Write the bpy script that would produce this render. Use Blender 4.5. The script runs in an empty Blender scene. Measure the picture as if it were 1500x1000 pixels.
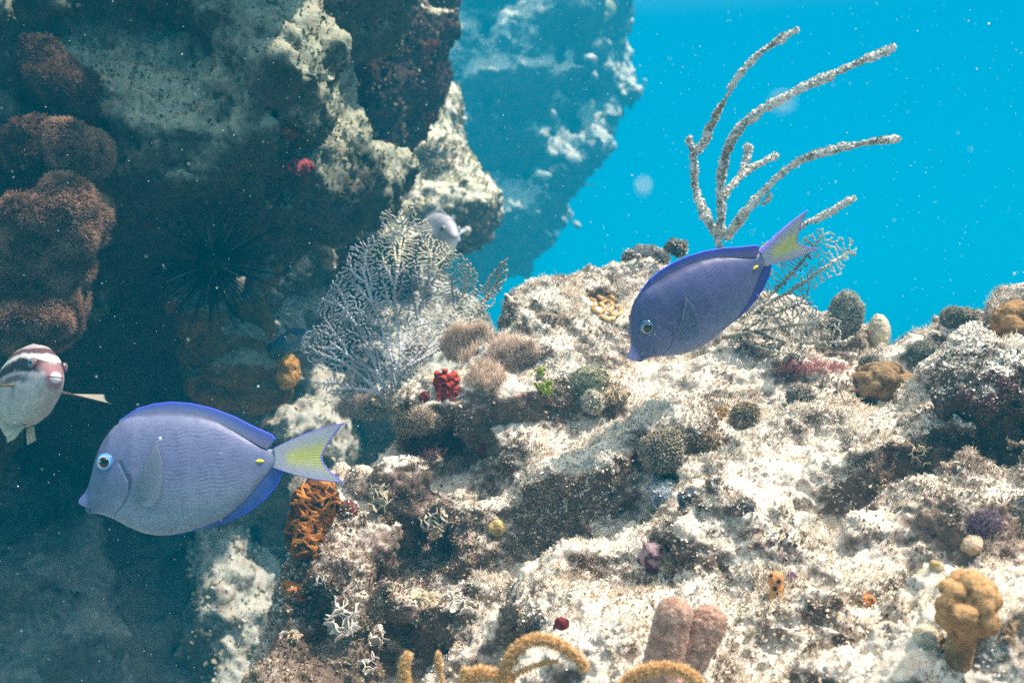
import bpy, bmesh, math, random
import numpy as np
from mathutils import Vector, Matrix
from mathutils.bvhtree import BVHTree
from mathutils.kdtree import KDTree

random.seed(7)
RNG = np.random.default_rng(7)
SC = bpy.context.scene
COL = SC.collection

# ------------------------------------------------------------------ camera, water light, sun, exposure
K = 0.000622                       # metres per photo pixel at one metre
cam = bpy.data.cameras.new('camera')
cam.sensor_width = 36.0
cam.lens = 36.0 / (1500 * K)
cam.clip_start = 0.05
cam.clip_end = 200
cam.dof.use_dof = True
cam.dof.focus_distance = 1.12
cam.dof.aperture_fstop = 9
camo = bpy.data.objects.new('camera', cam)
COL.objects.link(camo)
camo.location = (0, 0, 0)
camo.rotation_euler = (math.radians(90), 0, 0)
SC.camera = camo

SUN_DIR = Vector((0.46, -0.10, 0.88)).normalized()      # towards the sun
sun = bpy.data.lights.new('sun', 'SUN')
sun.energy = 5.0
sun.angle = math.radians(1.2)
sun.color = (1.0, 0.86, 0.73)
suno = bpy.data.objects.new('sun', sun)
COL.objects.link(suno)
suno.rotation_euler = SUN_DIR.to_track_quat('Z', 'Y').to_euler()

W = bpy.data.worlds.new('World')
SC.world = W
W.use_nodes = True
nt = W.node_tree
bg = nt.nodes['Background']
tc = nt.nodes.new('ShaderNodeTexCoord')
sx = nt.nodes.new('ShaderNodeSeparateXYZ')
mr = nt.nodes.new('ShaderNodeMapRange')
mr.inputs['From Min'].default_value = -1
mr.inputs['From Max'].default_value = 1
rp = nt.nodes.new('ShaderNodeValToRGB')
els = rp.color_ramp.elements
els[0].position = 0.0
els[0].color = (0.05, 0.10, 0.14, 1)
els[1].position = 1.0
els[1].color = (2.0, 1.75, 1.4, 1)
for pos, c in ((0.30, (0.03, 0.10, 0.19, 1)), (0.47, (0.0, 0.165, 0.30, 1)), (0.64, (0.0, 0.17, 0.32, 1)),
               (0.80, (0.45, 0.55, 0.60, 1))):
    e = els.new(pos)
    e.color = c
nt.links.new(tc.outputs['Generated'], sx.inputs[0])
nt.links.new(sx.outputs['Z'], mr.inputs['Value'])
nt.links.new(mr.outputs[0], rp.inputs[0])
nt.links.new(rp.outputs[0], bg.inputs['Color'])
bg.inputs['Strength'].default_value = 1.0

SC.view_settings.view_transform = 'Standard'
SC.view_settings.look = 'None'
SC.view_settings.gamma = 1
SC.view_settings.exposure = 1.0
SC.render.engine = 'CYCLES'
SC.cycles.use_denoising = False
SC.cycles.max_bounces = 6
SC.cycles.volume_bounces = 0
SC.cycles.transparent_max_bounces = 8


def P(px, py, d):
    return np.array([(px - 750) * K * d, d, (500 - py) * K * d])


# ------------------------------------------------------------------ numpy noise
_G = np.array([[1, 1, 0], [-1, 1, 0], [1, -1, 0], [-1, -1, 0], [1, 0, 1], [-1, 0, 1], [1, 0, -1], [-1, 0, -1],
               [0, 1, 1], [0, -1, 1], [0, 1, -1], [0, -1, -1], [1, 1, 0], [0, -1, 1], [-1, 1, 0], [0, -1, -1]], np.float32)


def _hash(i, j, k, seed):
    h = (i * np.uint32(374761393) + j * np.uint32(668265263) + k * np.uint32(2246822519) + np.uint32(seed * 7919 + 13))
    h = (h ^ (h >> np.uint32(13))) * np.uint32(1274126177)
    return h ^ (h >> np.uint32(16))


def _noise(p, seed):
    f = np.floor(p)
    t = (p - f).astype(np.float32)
    b = f.astype(np.int64).astype(np.uint32)
    w = t * t * t * (t * (t * 6 - 15) + 10)
    r = np.zeros(len(p), np.float32)
    for dx in (0, 1):
        wx = w[:, 0] if dx else 1 - w[:, 0]
        for dy in (0, 1):
            wy = w[:, 1] if dy else 1 - w[:, 1]
            for dz in (0, 1):
                wz = w[:, 2] if dz else 1 - w[:, 2]
                g = _G[_hash(b[:, 0] + np.uint32(dx), b[:, 1] + np.uint32(dy), b[:, 2] + np.uint32(dz), seed) & np.uint32(15)]
                d = g[:, 0] * (t[:, 0] - dx) + g[:, 1] * (t[:, 1] - dy) + g[:, 2] * (t[:, 2] - dz)
                r += wx * wy * wz * d
    return r


def noise(p, freq=1.0, seed=0):
    p = np.asarray(p, np.float64) * freq
    out = np.empty(len(p), np.float32)
    with np.errstate(over='ignore'):
        for a in range(0, len(p), 300000):
            out[a:a + 300000] = _noise(p[a:a + 300000], seed)
    return out


def fbm(p, freq, octs, seed=0, gain=0.5, ridged=False):
    r = np.zeros(len(p), np.float32)
    a = 1.0
    for o in range(octs):
        n = noise(p, freq * 2.03 ** o, seed + o)
        r += a * ((0.5 - np.abs(n) * 2) if ridged else n)
        a *= gain
    return r


def worley(p, freq, seed=0):
    p = np.asarray(p, np.float64) * freq
    out = np.empty(len(p), np.float32)
    with np.errstate(over='ignore'):
        for a in range(0, len(p), 200000):
            q = p[a:a + 200000]
            f = np.floor(q)
            t = (q - f).astype(np.float32)
            b = f.astype(np.int64).astype(np.uint32)
            m = np.full(len(q), 9.0, np.float32)
            for dx in (-1, 0, 1):
                for dy in (-1, 0, 1):
                    for dz in (-1, 0, 1):
                        h = _hash(b[:, 0] + np.uint32(dx & 0xffffffff), b[:, 1] + np.uint32(dy & 0xffffffff),
                                  b[:, 2] + np.uint32(dz & 0xffffffff), seed)
                        ox = (h & np.uint32(1023)).astype(np.float32) / 1023
                        oy = ((h >> np.uint32(10)) & np.uint32(1023)).astype(np.float32) / 1023
                        oz = ((h >> np.uint32(20)) & np.uint32(1023)).astype(np.float32) / 1023
                        dd = (dx + ox - t[:, 0]) ** 2 + (dy + oy - t[:, 1]) ** 2 + (dz + oz - t[:, 2]) ** 2
                        m = np.minimum(m, dd)
            out[a:a + 200000] = np.sqrt(m)
    return out


def lerp(a, b, t):
    t = np.asarray(t)[:, None]
    return np.asarray(a) * (1 - t) + np.asarray(b) * t


def sstep(a, b, x):
    t = np.clip((x - a) / (b - a), 0, 1)
    return t * t * (3 - 2 * t)


# ------------------------------------------------------------------ mesh helpers
def new_mesh(name, v, f, cols=None, smooth=True):
    """v (n,3), f list/array of faces (array of tris or quads, or a list)."""
    me = bpy.data.meshes.new(name)
    v = np.asarray(v, np.float32)
    if isinstance(f, np.ndarray):
        n, k = f.shape
        me.vertices.add(len(v))
        me.vertices.foreach_set('co', v.ravel())
        me.loops.add(n * k)
        me.loops.foreach_set('vertex_index', f.astype(np.int32).ravel())
        me.polygons.add(n)
        me.polygons.foreach_set('loop_start', np.arange(0, n * k, k, dtype=np.int32))
        me.polygons.foreach_set('loop_total', np.full(n, k, np.int32))
        me.update(calc_edges=True)
        me.validate()
    else:
        me.from_pydata([tuple(map(float, q)) for q in v], [], [tuple(map(int, q)) for q in f])
        me.update()
    if smooth:
        me.polygons.foreach_set('use_smooth', np.ones(len(me.polygons), bool))
    if cols is not None:
        at = me.color_attributes.new('Col', 'FLOAT_COLOR', 'POINT')
        c = np.ones((len(v), 4), np.float32)
        c[:, :3] = cols
        at.data.foreach_set('color', c.ravel())
    return me


def link(name, me, mat, parent=None, label=None, cat=None, group=None, kind=None, loc=None):
    o = bpy.data.objects.new(name, me)
    COL.objects.link(o)
    if me is not None and mat is not None:
        me.materials.clear()
        me.materials.append(mat)
    if parent is not None:
        o.parent = parent
    if loc is not None:
        o.location = tuple(map(float, loc))
    for k_, val in (('label', label), ('category', cat), ('group', group), ('kind', kind)):
        if val:
            o[k_] = val
    return o


class MB:
    """collects pieces into one mesh"""
    def __init__(self):
        self.v, self.f, self.c, self.n = [], [], [], 0

    def add(self, v, f, c=None):
        v = np.asarray(v, np.float32)
        self.v.append(v)
        self.f.extend([tuple(int(i) + self.n for i in q) for q in f])
        self.c.append(np.broadcast_to(np.asarray((1, 1, 1) if c is None else c, np.float32), v.shape))
        self.n += len(v)

    def mesh(self, name, smooth=True):
        return new_mesh(name, np.concatenate(self.v), self.f, np.concatenate(self.c), smooth)


def surface_nets(F, lo, h):
    s = F < 0
    nx, ny, nz = F.shape
    cnt = np.zeros((nx - 1, ny - 1, nz - 1), np.int8)
    for a in (0, 1):
        for b in (0, 1):
            for c in (0, 1):
                cnt += s[a:nx - 1 + a, b:ny - 1 + b, c:nz - 1 + c]
    I, J, L = np.nonzero((cnt > 0) & (cnt < 8))
    idx = np.full(cnt.shape, -1, np.int64)
    idx[I, J, L] = np.arange(len(I))
    acc = np.zeros((len(I), 3))
    num = np.zeros(len(I))
    corners = [(a, b, c) for a in (0, 1) for b in (0, 1) for c in (0, 1)]
    for c0 in corners:
        for ax in range(3):
            if c0[ax]:
                continue
            c1 = list(c0)
            c1[ax] = 1
            f0 = F[I + c0[0], J + c0[1], L + c0[2]]
            f1 = F[I + c1[0], J + c1[1], L + c1[2]]
            m = (f0 < 0) != (f1 < 0)
            t = np.where(m, f0 / np.where(m, f0 - f1, 1), 0)
            pos = np.tile(np.array(c0, float), (len(I), 1))
            pos[:, ax] += t
            acc[m] += pos[m]
            num[m] += 1
    V = lo + h * (np.stack([I, J, L], 1) + acc / num[:, None])
    Q = []
    for ax in range(3):
        b_, c_ = [(1, 2), (2, 0), (0, 1)][ax]
        sl0 = [slice(None)] * 3
        sl1 = [slice(None)] * 3
        sl0[ax] = slice(0, F.shape[ax] - 1)
        sl1[ax] = slice(1, F.shape[ax])
        d = s[tuple(sl0)] != s[tuple(sl1)]
        E = np.stack(np.nonzero(d), 1)
        ok = (E[:, b_] > 0) & (E[:, c_] > 0) & (E[:, b_] < F.shape[b_] - 1) & (E[:, c_] < F.shape[c_] - 1)
        E = E[ok]
        ins = s[E[:, 0], E[:, 1], E[:, 2]]
        q = []
        for (db, dc) in ((1, 1), (0, 1), (0, 0), (1, 0)):
            e = E.copy()
            e[:, b_] -= db
            e[:, c_] -= dc
            q.append(idx[e[:, 0], e[:, 1], e[:, 2]])
        q = np.stack(q, 1)
        q[~ins] = q[~ins][:, ::-1]
        Q.append(q)
    return V, np.concatenate(Q)


def sd_ell(p, c, r):
    q = (p - c) / r
    k0 = np.sqrt((q * q).sum(1)) + 1e-9
    q2 = q / r
    k1 = np.sqrt((q2 * q2).sum(1)) + 1e-9
    return k0 * (k0 - 1) / k1


def sd_cap(p, a, b, r):
    a = np.asarray(a)
    b = np.asarray(b)
    ab = b - a
    t = np.clip(((p - a) @ ab) / (ab @ ab), 0, 1)
    return np.sqrt(((p - a - t[:, None] * ab) ** 2).sum(1)) - r


def smin(a, b, k):
    h = np.clip(0.5 + 0.5 * (b - a) / k, 0, 1)
    return b * (1 - h) + a * h - k * h * (1 - h)


def smax(a, b, k):
    return -smin(-a, -b, k)


def sdf_mesh(name, fn, lo, hi, h, warp=None, sub=1, disp=()):
    """mesh of {fn<0}; warp (amp,freq,seed); then sub levels of subdivision, then disp = [(amp, func(P))] along normals"""
    lo = np.array(lo, float)
    hi = np.array(hi, float)
    n = np.ceil((hi - lo) / h).astype(int) + 1
    g = np.stack(np.meshgrid(*[lo[i] + h * np.arange(n[i]) for i in range(3)], indexing='ij'), -1).reshape(-1, 3)
    if warp:
        a, fr, sd = warp
        w = np.stack([noise(g, fr, sd), noise(g, fr, sd + 11), noise(g, fr, sd + 23)], 1)
        gw = g + a * w
    else:
        gw = g
    F = fn(gw, g).reshape(n)
    for ax in range(3):        # close the border
        sl = [slice(None)] * 3
        for e in (0, -1):
            sl[ax] = e
            F[tuple(sl)] = np.maximum(F[tuple(sl)], h * 0.5)
    V, Q = surface_nets(F, lo, h)
    me = new_mesh(name, V, Q)
    me = refine(me, sub)
    _, nn = get_vn(me)
    at = me.attributes.new('Up', 'FLOAT', 'POINT')
    at.data.foreach_set('value', np.ascontiguousarray(nn[:, 2], np.float32))
    displace(me, disp)
    return me


def refine(me, sub):
    if sub:
        o = bpy.data.objects.new('tmp', me)
        COL.objects.link(o)
        m = o.modifiers.new('s', 'SUBSURF')
        m.levels = sub
        m.render_levels = sub
        dg = bpy.context.evaluated_depsgraph_get()
        dg.update()
        me2 = bpy.data.meshes.new_from_object(o.evaluated_get(dg))
        bpy.data.objects.remove(o)
        bpy.data.meshes.remove(me)
        me = me2
        me.polygons.foreach_set('use_smooth', np.ones(len(me.polygons), bool))
    return me


def get_vn(me):
    v = np.empty(len(me.vertices) * 3, np.float32)
    me.vertices.foreach_get('co', v)
    nn = np.empty(len(me.vertices) * 3, np.float32)
    me.vertex_normals.foreach_get('vector', nn)
    return v.reshape(-1, 3), nn.reshape(-1, 3)


def displace(me, disp):
    for fn in disp:
        v, n = get_vn(me)
        v = v + n * fn(v, n)[:, None]
        me.vertices.foreach_set('co', v.astype(np.float32).ravel())
        me.update()


def face_samples(me, n, rng, weight=None):
    """n random points on a mesh with normals (area weighted)"""
    np_ = len(me.polygons)
    ar = np.empty(np_, np.float32)
    me.polygons.foreach_get('area', ar)
    ce = np.empty(np_ * 3, np.float32)
    me.polygons.foreach_get('center', ce)
    ce = ce.reshape(-1, 3)
    no = np.empty(np_ * 3, np.float32)
    me.polygons.foreach_get('normal', no)
    no = no.reshape(-1, 3)
    w = ar.astype(np.float64)
    if weight is not None:
        w = w * weight(ce, no)
    i = rng.choice(np_, n, p=w / w.sum())
    jit = rng.normal(0, 1, (n, 3)) * (np.sqrt(ar[i]) * 0.35)[:, None]
    jit -= no[i] * (jit * no[i]).sum(1)[:, None]
    return ce[i] + jit, no[i]


def in_view(c, lim=0.02):
    px = c[:, 0] / np.maximum(c[:, 1], 0.05) / K + 750
    py = 500 - c[:, 2] / np.maximum(c[:, 1], 0.05) / K
    return ((px > -60) & (px < 1560) & (py > -60) & (py < 1080) & (c[:, 1] > 0.1)).astype(float) + 1e-6


def facing(c, n):
    return ((n * c).sum(1) / (np.linalg.norm(c, axis=1) + 1e-6) < 0.25).astype(float) + 1e-6


def spikes(pts, nrm, length, width, cols, rng, spread=0.3, droop=None):
    """3-sided tapered bent hairs; arrays"""
    n = len(pts)
    length = np.broadcast_to(length, n)[:, None]
    width = np.broadcast_to(width, n)[:, None]
    d = nrm + rng.normal(0, spread, (n, 3))
    d /= np.linalg.norm(d, axis=1)[:, None]
    a = np.cross(d, rng.normal(0, 1, (n, 3)))
    a /= np.linalg.norm(a, axis=1)[:, None] + 1e-9
    b = np.cross(d, a)
    bend = rng.normal(0, 0.35, (n, 3)) if droop is None else rng.normal(0, 0.2, (n, 3)) + np.asarray(droop)
    base = pts - nrm * width
    mid = pts + d * length * 0.55
    tip = pts + d * length + bend * length * 0.5
    V = np.empty((n, 7, 3))
    for k_ in range(3):
        an = k_ * 2.094
        off = a * math.cos(an) + b * math.sin(an)
        V[:, k_] = base + off * width
        V[:, 3 + k_] = mid + off * width * 0.75
    V[:, 6] = tip
    fq = np.array([[0, 1, 4, 3], [1, 2, 5, 4], [2, 0, 3, 5]])
    ft = np.array([[3, 4, 6], [4, 5, 6], [5, 3, 6]])
    tris = np.concatenate([fq[:, [0, 1, 2]], fq[:, [0, 2, 3]], ft])
    F = (np.arange(n)[:, None, None] * 7 + tris[None]).reshape(-1, 3)
    C = np.repeat(np.asarray(cols, np.float32), 7, 0) if np.ndim(cols) == 2 else np.broadcast_to(np.asarray(cols, np.float32), (n * 7, 3))
    return V.reshape(-1, 3), F, C


def flakes(pts, nrm, size, cols, rng, lift=0.6, aspect=0.6, thick=0.12):
    """small bent solid blades (a closed wedge each)"""
    n = len(pts)
    size = np.broadcast_to(size, n)[:, None]
    d = nrm * lift + rng.normal(0, 0.6, (n, 3))
    d /= np.linalg.norm(d, axis=1)[:, None]
    a = np.cross(d, rng.normal(0, 1, (n, 3)))
    a /= np.linalg.norm(a, axis=1)[:, None] + 1e-9
    b = np.cross(d, a)
    asp = aspect * rng.uniform(0.6, 1.4, (n, 1))
    cur = rng.normal(0, 0.35, (n, 1))
    V = np.empty((n, 8, 3))
    base = pts - nrm * size * 0.25
    V[:, 0] = base - a * size * asp * 0.4
    V[:, 1] = base + a * size * asp * 0.4
    m = pts + d * size * 0.45 + b * size * cur * 0.5
    V[:, 2] = m + a * size * asp * 0.75
    V[:, 3] = m - a * size * asp * 0.75
    t = pts + d * size * 0.9 - b * size * cur * 0.5
    V[:, 4] = t + a * size * asp * 0.4
    V[:, 5] = t - a * size * asp * 0.5
    V[:, 6] = m + b * size * thick
    V[:, 7] = base + b * size * thick * 2
    tris = np.array([[0, 1, 2], [0, 2, 3], [3, 2, 4], [3, 4, 5], [7, 6, 3], [7, 3, 0], [1, 6, 7], [1, 2, 6], [2, 4, 6], [4, 5, 6], [5, 3, 6]])
    F = (np.arange(n)[:, None, None] * 8 + tris[None]).reshape(-1, 3)
    C = np.repeat(np.asarray(cols, np.float32), 8, 0)
    return V.reshape(-1, 3), F, C


def catmull(pts, per=12):
    pts = np.asarray(pts, float)
    p = np.vstack([2 * pts[0] - pts[1], pts, 2 * pts[-1] - pts[-2]])
    out = []
    for i in range(1, len(p) - 2):
        t = np.linspace(0, 1, per, endpoint=False)[:, None]
        out.append(0.5 * ((2 * p[i]) + (-p[i - 1] + p[i + 1]) * t + (2 * p[i - 1] - 5 * p[i] + 4 * p[i + 1] - p[i + 2]) * t ** 2
                          + (-p[i - 1] + 3 * p[i] - 3 * p[i + 1] + p[i + 2]) * t ** 3))
    out.append(p[-2][None])
    return np.concatenate(out)


def resample(path, step):
    d = np.r_[0, np.cumsum(np.linalg.norm(np.diff(path, axis=0), axis=1))]
    n = max(3, int(d[-1] / step))
    s = np.linspace(0, d[-1], n)
    return np.stack([np.interp(s, d, path[:, i]) for i in range(path.shape[1])], 1)


def tube(path, rad, sides=8, cap=True):
    """tube vertices along path with parallel-ish frames; rounded ends"""
    path = np.asarray(path, float)
    n = len(path)
    rad = np.broadcast_to(np.asarray(rad, float), n)
    tan = np.gradient(path, axis=0)
    tan /= np.linalg.norm(tan, axis=1)[:, None] + 1e-12
    u = np.cross(tan[0], [0.13, 0.9, 0.4])
    u /= np.linalg.norm(u)
    U = []
    for t in tan:
        u = u - t * (u @ t)
        u /= np.linalg.norm(u)
        U.append(u)
    U = np.array(U)
    Vv = np.cross(tan, U)
    ang = np.linspace(0, 2 * math.pi, sides, endpoint=False)
    ring = U[:, None] * np.cos(ang)[None, :, None] + Vv[:, None] * np.sin(ang)[None, :, None]
    v = (path[:, None] + ring * rad[:, None, None]).reshape(-1, 3)
    f = []
    for i in range(n - 1):
        for j in range(sides):
            k_ = (j + 1) % sides
            f.append((i * sides + j, i * sides + k_, (i + 1) * sides + k_, (i + 1) * sides + j))
    if cap:
        v = np.vstack([v, path[0] - tan[0] * rad[0] * 0.7, path[-1] + tan[-1] * rad[-1] * 0.7])
        a = n * sides
        for j in range(sides):
            k_ = (j + 1) % sides
            f.append((k_, j, a))
            f.append(((n - 1) * sides + j, (n - 1) * sides + k_, a + 1))
    return v, f


def ico(sub):
    bm = bmesh.new()
    bmesh.ops.create_icosphere(bm, subdivisions=sub, radius=1)
    v = np.array([q.co[:] for q in bm.verts])
    f = [tuple(x.index for x in q.verts) for q in bm.faces]
    bm.free()
    return v, f


ICO = {s: ico(s) for s in (1, 2, 3, 4, 5)}


def rot_to(n):
    return np.array(Vector(tuple(map(float, n))).to_track_quat('Z', 'Y').to_matrix())


# ------------------------------------------------------------------ materials
class MT:
    def __init__(self, name, rough=0.85, spec=0.15):
        self.m = bpy.data.materials.new(name)
        self.m.use_nodes = True
        self.t = self.m.node_tree
        self.b = self.t.nodes['Principled BSDF']
        self.b.inputs['Roughness'].default_value = rough
        self.b.inputs['Specular IOR Level'].default_value = spec
        self.co = self.t.nodes.new('ShaderNodeTexCoord').outputs['Object']

    def n(self, typ, **kw):
        return self.t.nodes.new(typ)

    def l(self, a, b):
        self.t.links.new(a, b)

    def noise(self, scale, detail=4, rough=0.6, dist=0.0, vec=None):
        q = self.n('ShaderNodeTexNoise')
        q.inputs['Scale'].default_value = scale
        q.inputs['Detail'].default_value = detail
        q.inputs['Roughness'].default_value = rough
        q.inputs['Distortion'].default_value = dist
        self.l(vec or self.co, q.inputs['Vector'])
        return q.outputs['Fac']

    def vor(self, scale, feature='F1', rnd=1.0):
        q = self.n('ShaderNodeTexVoronoi')
        q.feature = feature
        q.inputs['Scale'].default_value = scale
        q.inputs['Randomness'].default_value = rnd
        self.l(self.co, q.inputs['Vector'])
        return q.outputs['Distance']

    def ramp(self, fac, stops, interp='LINEAR'):
        r = self.n('ShaderNodeValToRGB')
        e = r.color_ramp.elements
        r.color_ramp.interpolation = interp
        while len(e) < len(stops):
            e.new(0.5)
        for q, (pos, c) in zip(e, stops):
            q.position = pos
            q.color = (*c, 1) if len(c) == 3 else c
        self.l(fac, r.inputs[0])
        return r.outputs[0]

    def math(self, op, a, b=None, c=None, clamp=False):
        q = self.n('ShaderNodeMath')
        q.operation = op
        q.use_clamp = clamp
        for i, x in enumerate((a, b, c)):
            if x is None:
                continue
            if isinstance(x, (int, float)):
                q.inputs[i].default_value = x
            else:
                self.l(x, q.inputs[i])
        return q.outputs[0]

    def mix(self, fac, a, b, mode='MIX'):
        q = self.n('ShaderNodeMix')
        q.data_type = 'RGBA'
        q.blend_type = mode
        for x, key in ((fac, 0), (a, 6), (b, 7)):
            if isinstance(x, (int, float)):
                q.inputs[key].default_value = x
            elif isinstance(x, tuple):
                q.inputs[key].default_value = (*x, 1) if len(x) == 3 else x
            else:
                self.l(x, q.inputs[key])
        return q.outputs[2]

    def attr(self, name='Col'):
        q = self.n('ShaderNodeAttribute')
        q.attribute_name = name
        return q.outputs['Color']

    def base(self, c):
        if isinstance(c, tuple):
            self.b.inputs['Base Color'].default_value = (*c, 1)
        else:
            self.l(c, self.b.inputs['Base Color'])

    def bump(self, h, dist, strength=1.0):
        q = self.n('ShaderNodeBump')
        q.inputs['Distance'].default_value = dist
        q.inputs['Strength'].default_value = strength
        self.l(h, q.inputs['Height'])
        self.l(q.outputs[0], self.b.inputs['Normal'])


def rock_mat(name, sed=(0.62, 0.58, 0.51), sed2=(0.80, 0.78, 0.74), alg=None, s=1.0, off=0.0, soft=0.35, gain=1.0,
             crust=None, bumpd=0.004):
    """rock with dark turf algae and pale sediment lying on what faces up"""
    m = MT(name, 0.95, 0.05)
    alg = alg or [(0.25, (0.06, 0.045, 0.038)), (0.42, (0.13, 0.10, 0.068)), (0.55, (0.17, 0.115, 0.10)), (0.72, (0.36, 0.27, 0.19))]
    n1 = m.noise(5 * s, 6, 0.6)
    n2 = m.noise(22 * s, 8, 0.68, 0.5)
    n3 = m.noise(120 * s, 5, 0.7)
    n4 = m.noise(55 * s, 6, 0.7)
    geo = m.n('ShaderNodeNewGeometry')
    sp = m.n('ShaderNodeSeparateXYZ')
    m.l(geo.outputs['Normal'], sp.inputs[0])
    up = m.n('ShaderNodeAttribute')
    up.attribute_name = 'Up'
    t = m.math('ADD', m.math('MULTIPLY', sp.outputs['Z'], gain * 0.35), m.math('MULTIPLY', up.outputs['Fac'], gain * 0.75))
    t = m.math('ADD', t, m.math('MULTIPLY_ADD', n1, 1.2, -0.6))
    t = m.math('ADD', t, m.math('MULTIPLY_ADD', n2, 1.5, -0.75))
    t = m.math('ADD', t, m.math('MULTIPLY_ADD', n3, 1.7, -0.85))
    t = m.math('ADD', t, off)
    mrn = m.n('ShaderNodeMapRange')
    mrn.interpolation_type = 'SMOOTHSTEP'
    mrn.inputs['From Min'].default_value = 0.35 - soft / 2
    mrn.inputs['From Max'].default_value = 0.35 + soft / 2
    m.l(t, mrn.inputs['Value'])
    a = m.ramp(n4, alg)
    sc = m.mix(n3, sed, sed2)
    sc = m.mix(m.ramp(n4, [(0.5, (0, 0, 0)), (0.72, (1, 1, 1))]), sc, (0.42, 0.31, 0.22))
    if crust:
        ccol, thr = crust
        n5 = m.noise(9 * s, 4, 0.55)
        a = m.mix(m.ramp(n5, [(thr, (0, 0, 0)), (thr + 0.05, (1, 1, 1))]), a, ccol)
    m.base(m.mix(mrn.outputs[0], a, sc))
    hh = m.math('ADD', m.math('MULTIPLY', n3, 0.7), m.math('MULTIPLY', m.noise(420 * s, 3, 0.7), 0.4))
    m.bump(hh, bumpd / s)
    return m.m


def attr_mat(name, rough=0.8, spec=0.2, bump=None, vary=0.0, vs=60, sub=0.0):
    m = MT(name, rough, spec)
    c = m.attr()
    if vary:
        n = m.noise(vs, 5, 0.65)
        c = m.mix(1.0, c, m.ramp(n, [(0.25, (1 - vary,) * 3), (0.75, (1 + vary * 0.6,) * 3)]), 'MULTIPLY')
    m.base(c)
    if bump:
        sc_, d = bump
        m.bump(m.noise(sc_, 4, 0.65), d)
    if sub:
        m.b.inputs['Subsurface Weight'].default_value = sub
        m.b.inputs['Subsurface Radius'].default_value = (0.01, 0.008, 0.006)
    return m.m


M_FORE = rock_mat('sediment_dusted_reef', sed=(0.56, 0.49, 0.40), sed2=(0.78, 0.73, 0.66), s=1.0, off=-0.08, soft=0.75, crust=((0.13, 0.035, 0.045), 0.64))
M_WALL = rock_mat('dark_turf_rock', sed=(0.30, 0.32, 0.22), sed2=(0.50, 0.50, 0.38), s=0.6, off=0.30, soft=1.5,
                  alg=[(0.25, (0.022, 0.025, 0.025)), (0.45, (0.06, 0.068, 0.05)), (0.6, (0.09, 0.075, 0.065)), (0.78, (0.16, 0.17, 0.11))],
                  crust=((0.10, 0.03, 0.03), 0.68))
M_PILLAR = rock_mat('pillar_rock', sed=(0.42, 0.42, 0.30), sed2=(0.62, 0.60, 0.48), s=0.8, off=-0.45, soft=0.5,
                    alg=[(0.25, (0.02, 0.018, 0.018)), (0.45, (0.05, 0.04, 0.035)), (0.6, (0.09, 0.045, 0.045)), (0.78, (0.16, 0.10, 0.06))],
                    crust=((0.16, 0.04, 0.03), 0.60))
M_FAR = rock_mat('far_reef_rock', sed=(0.55, 0.56, 0.46), sed2=(0.78, 0.77, 0.66), s=0.25, off=0.25, soft=0.5,
                 alg=[(0.25, (0.03, 0.035, 0.035)), (0.45, (0.07, 0.075, 0.06)), (0.6, (0.11, 0.10, 0.085)), (0.78, (0.24, 0.22, 0.16))])
M_MID = rock_mat('pale_middle_rock', sed=(0.60, 0.58, 0.44), sed2=(0.80, 0.78, 0.64), s=0.6, off=0.22, soft=0.6,
                 alg=[(0.25, (0.035, 0.035, 0.03)), (0.45, (0.085, 0.085, 0.065)), (0.6, (0.13, 0.11, 0.09)), (0.78, (0.28, 0.24, 0.17))])
M_CAVE = rock_mat('cave_rock_skin', sed=(0.27, 0.28, 0.25), sed2=(0.42, 0.43, 0.38), s=0.6, off=0.02, soft=0.8,
                  alg=[(0.25, (0.04, 0.045, 0.048)), (0.45, (0.11, 0.115, 0.105)), (0.6, (0.15, 0.14, 0.13)), (0.78, (0.25, 0.26, 0.22))])
M_SEABED = rock_mat('rubble_seabed', sed=(0.38, 0.39, 0.34), sed2=(0.55, 0.56, 0.50), s=0.6, off=0.02, soft=0.6,
                    alg=[(0.25, (0.05, 0.055, 0.045)), (0.45, (0.10, 0.11, 0.08)), (0.6, (0.16, 0.15, 0.12)), (0.78, (0.3, 0.28, 0.22))])

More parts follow.
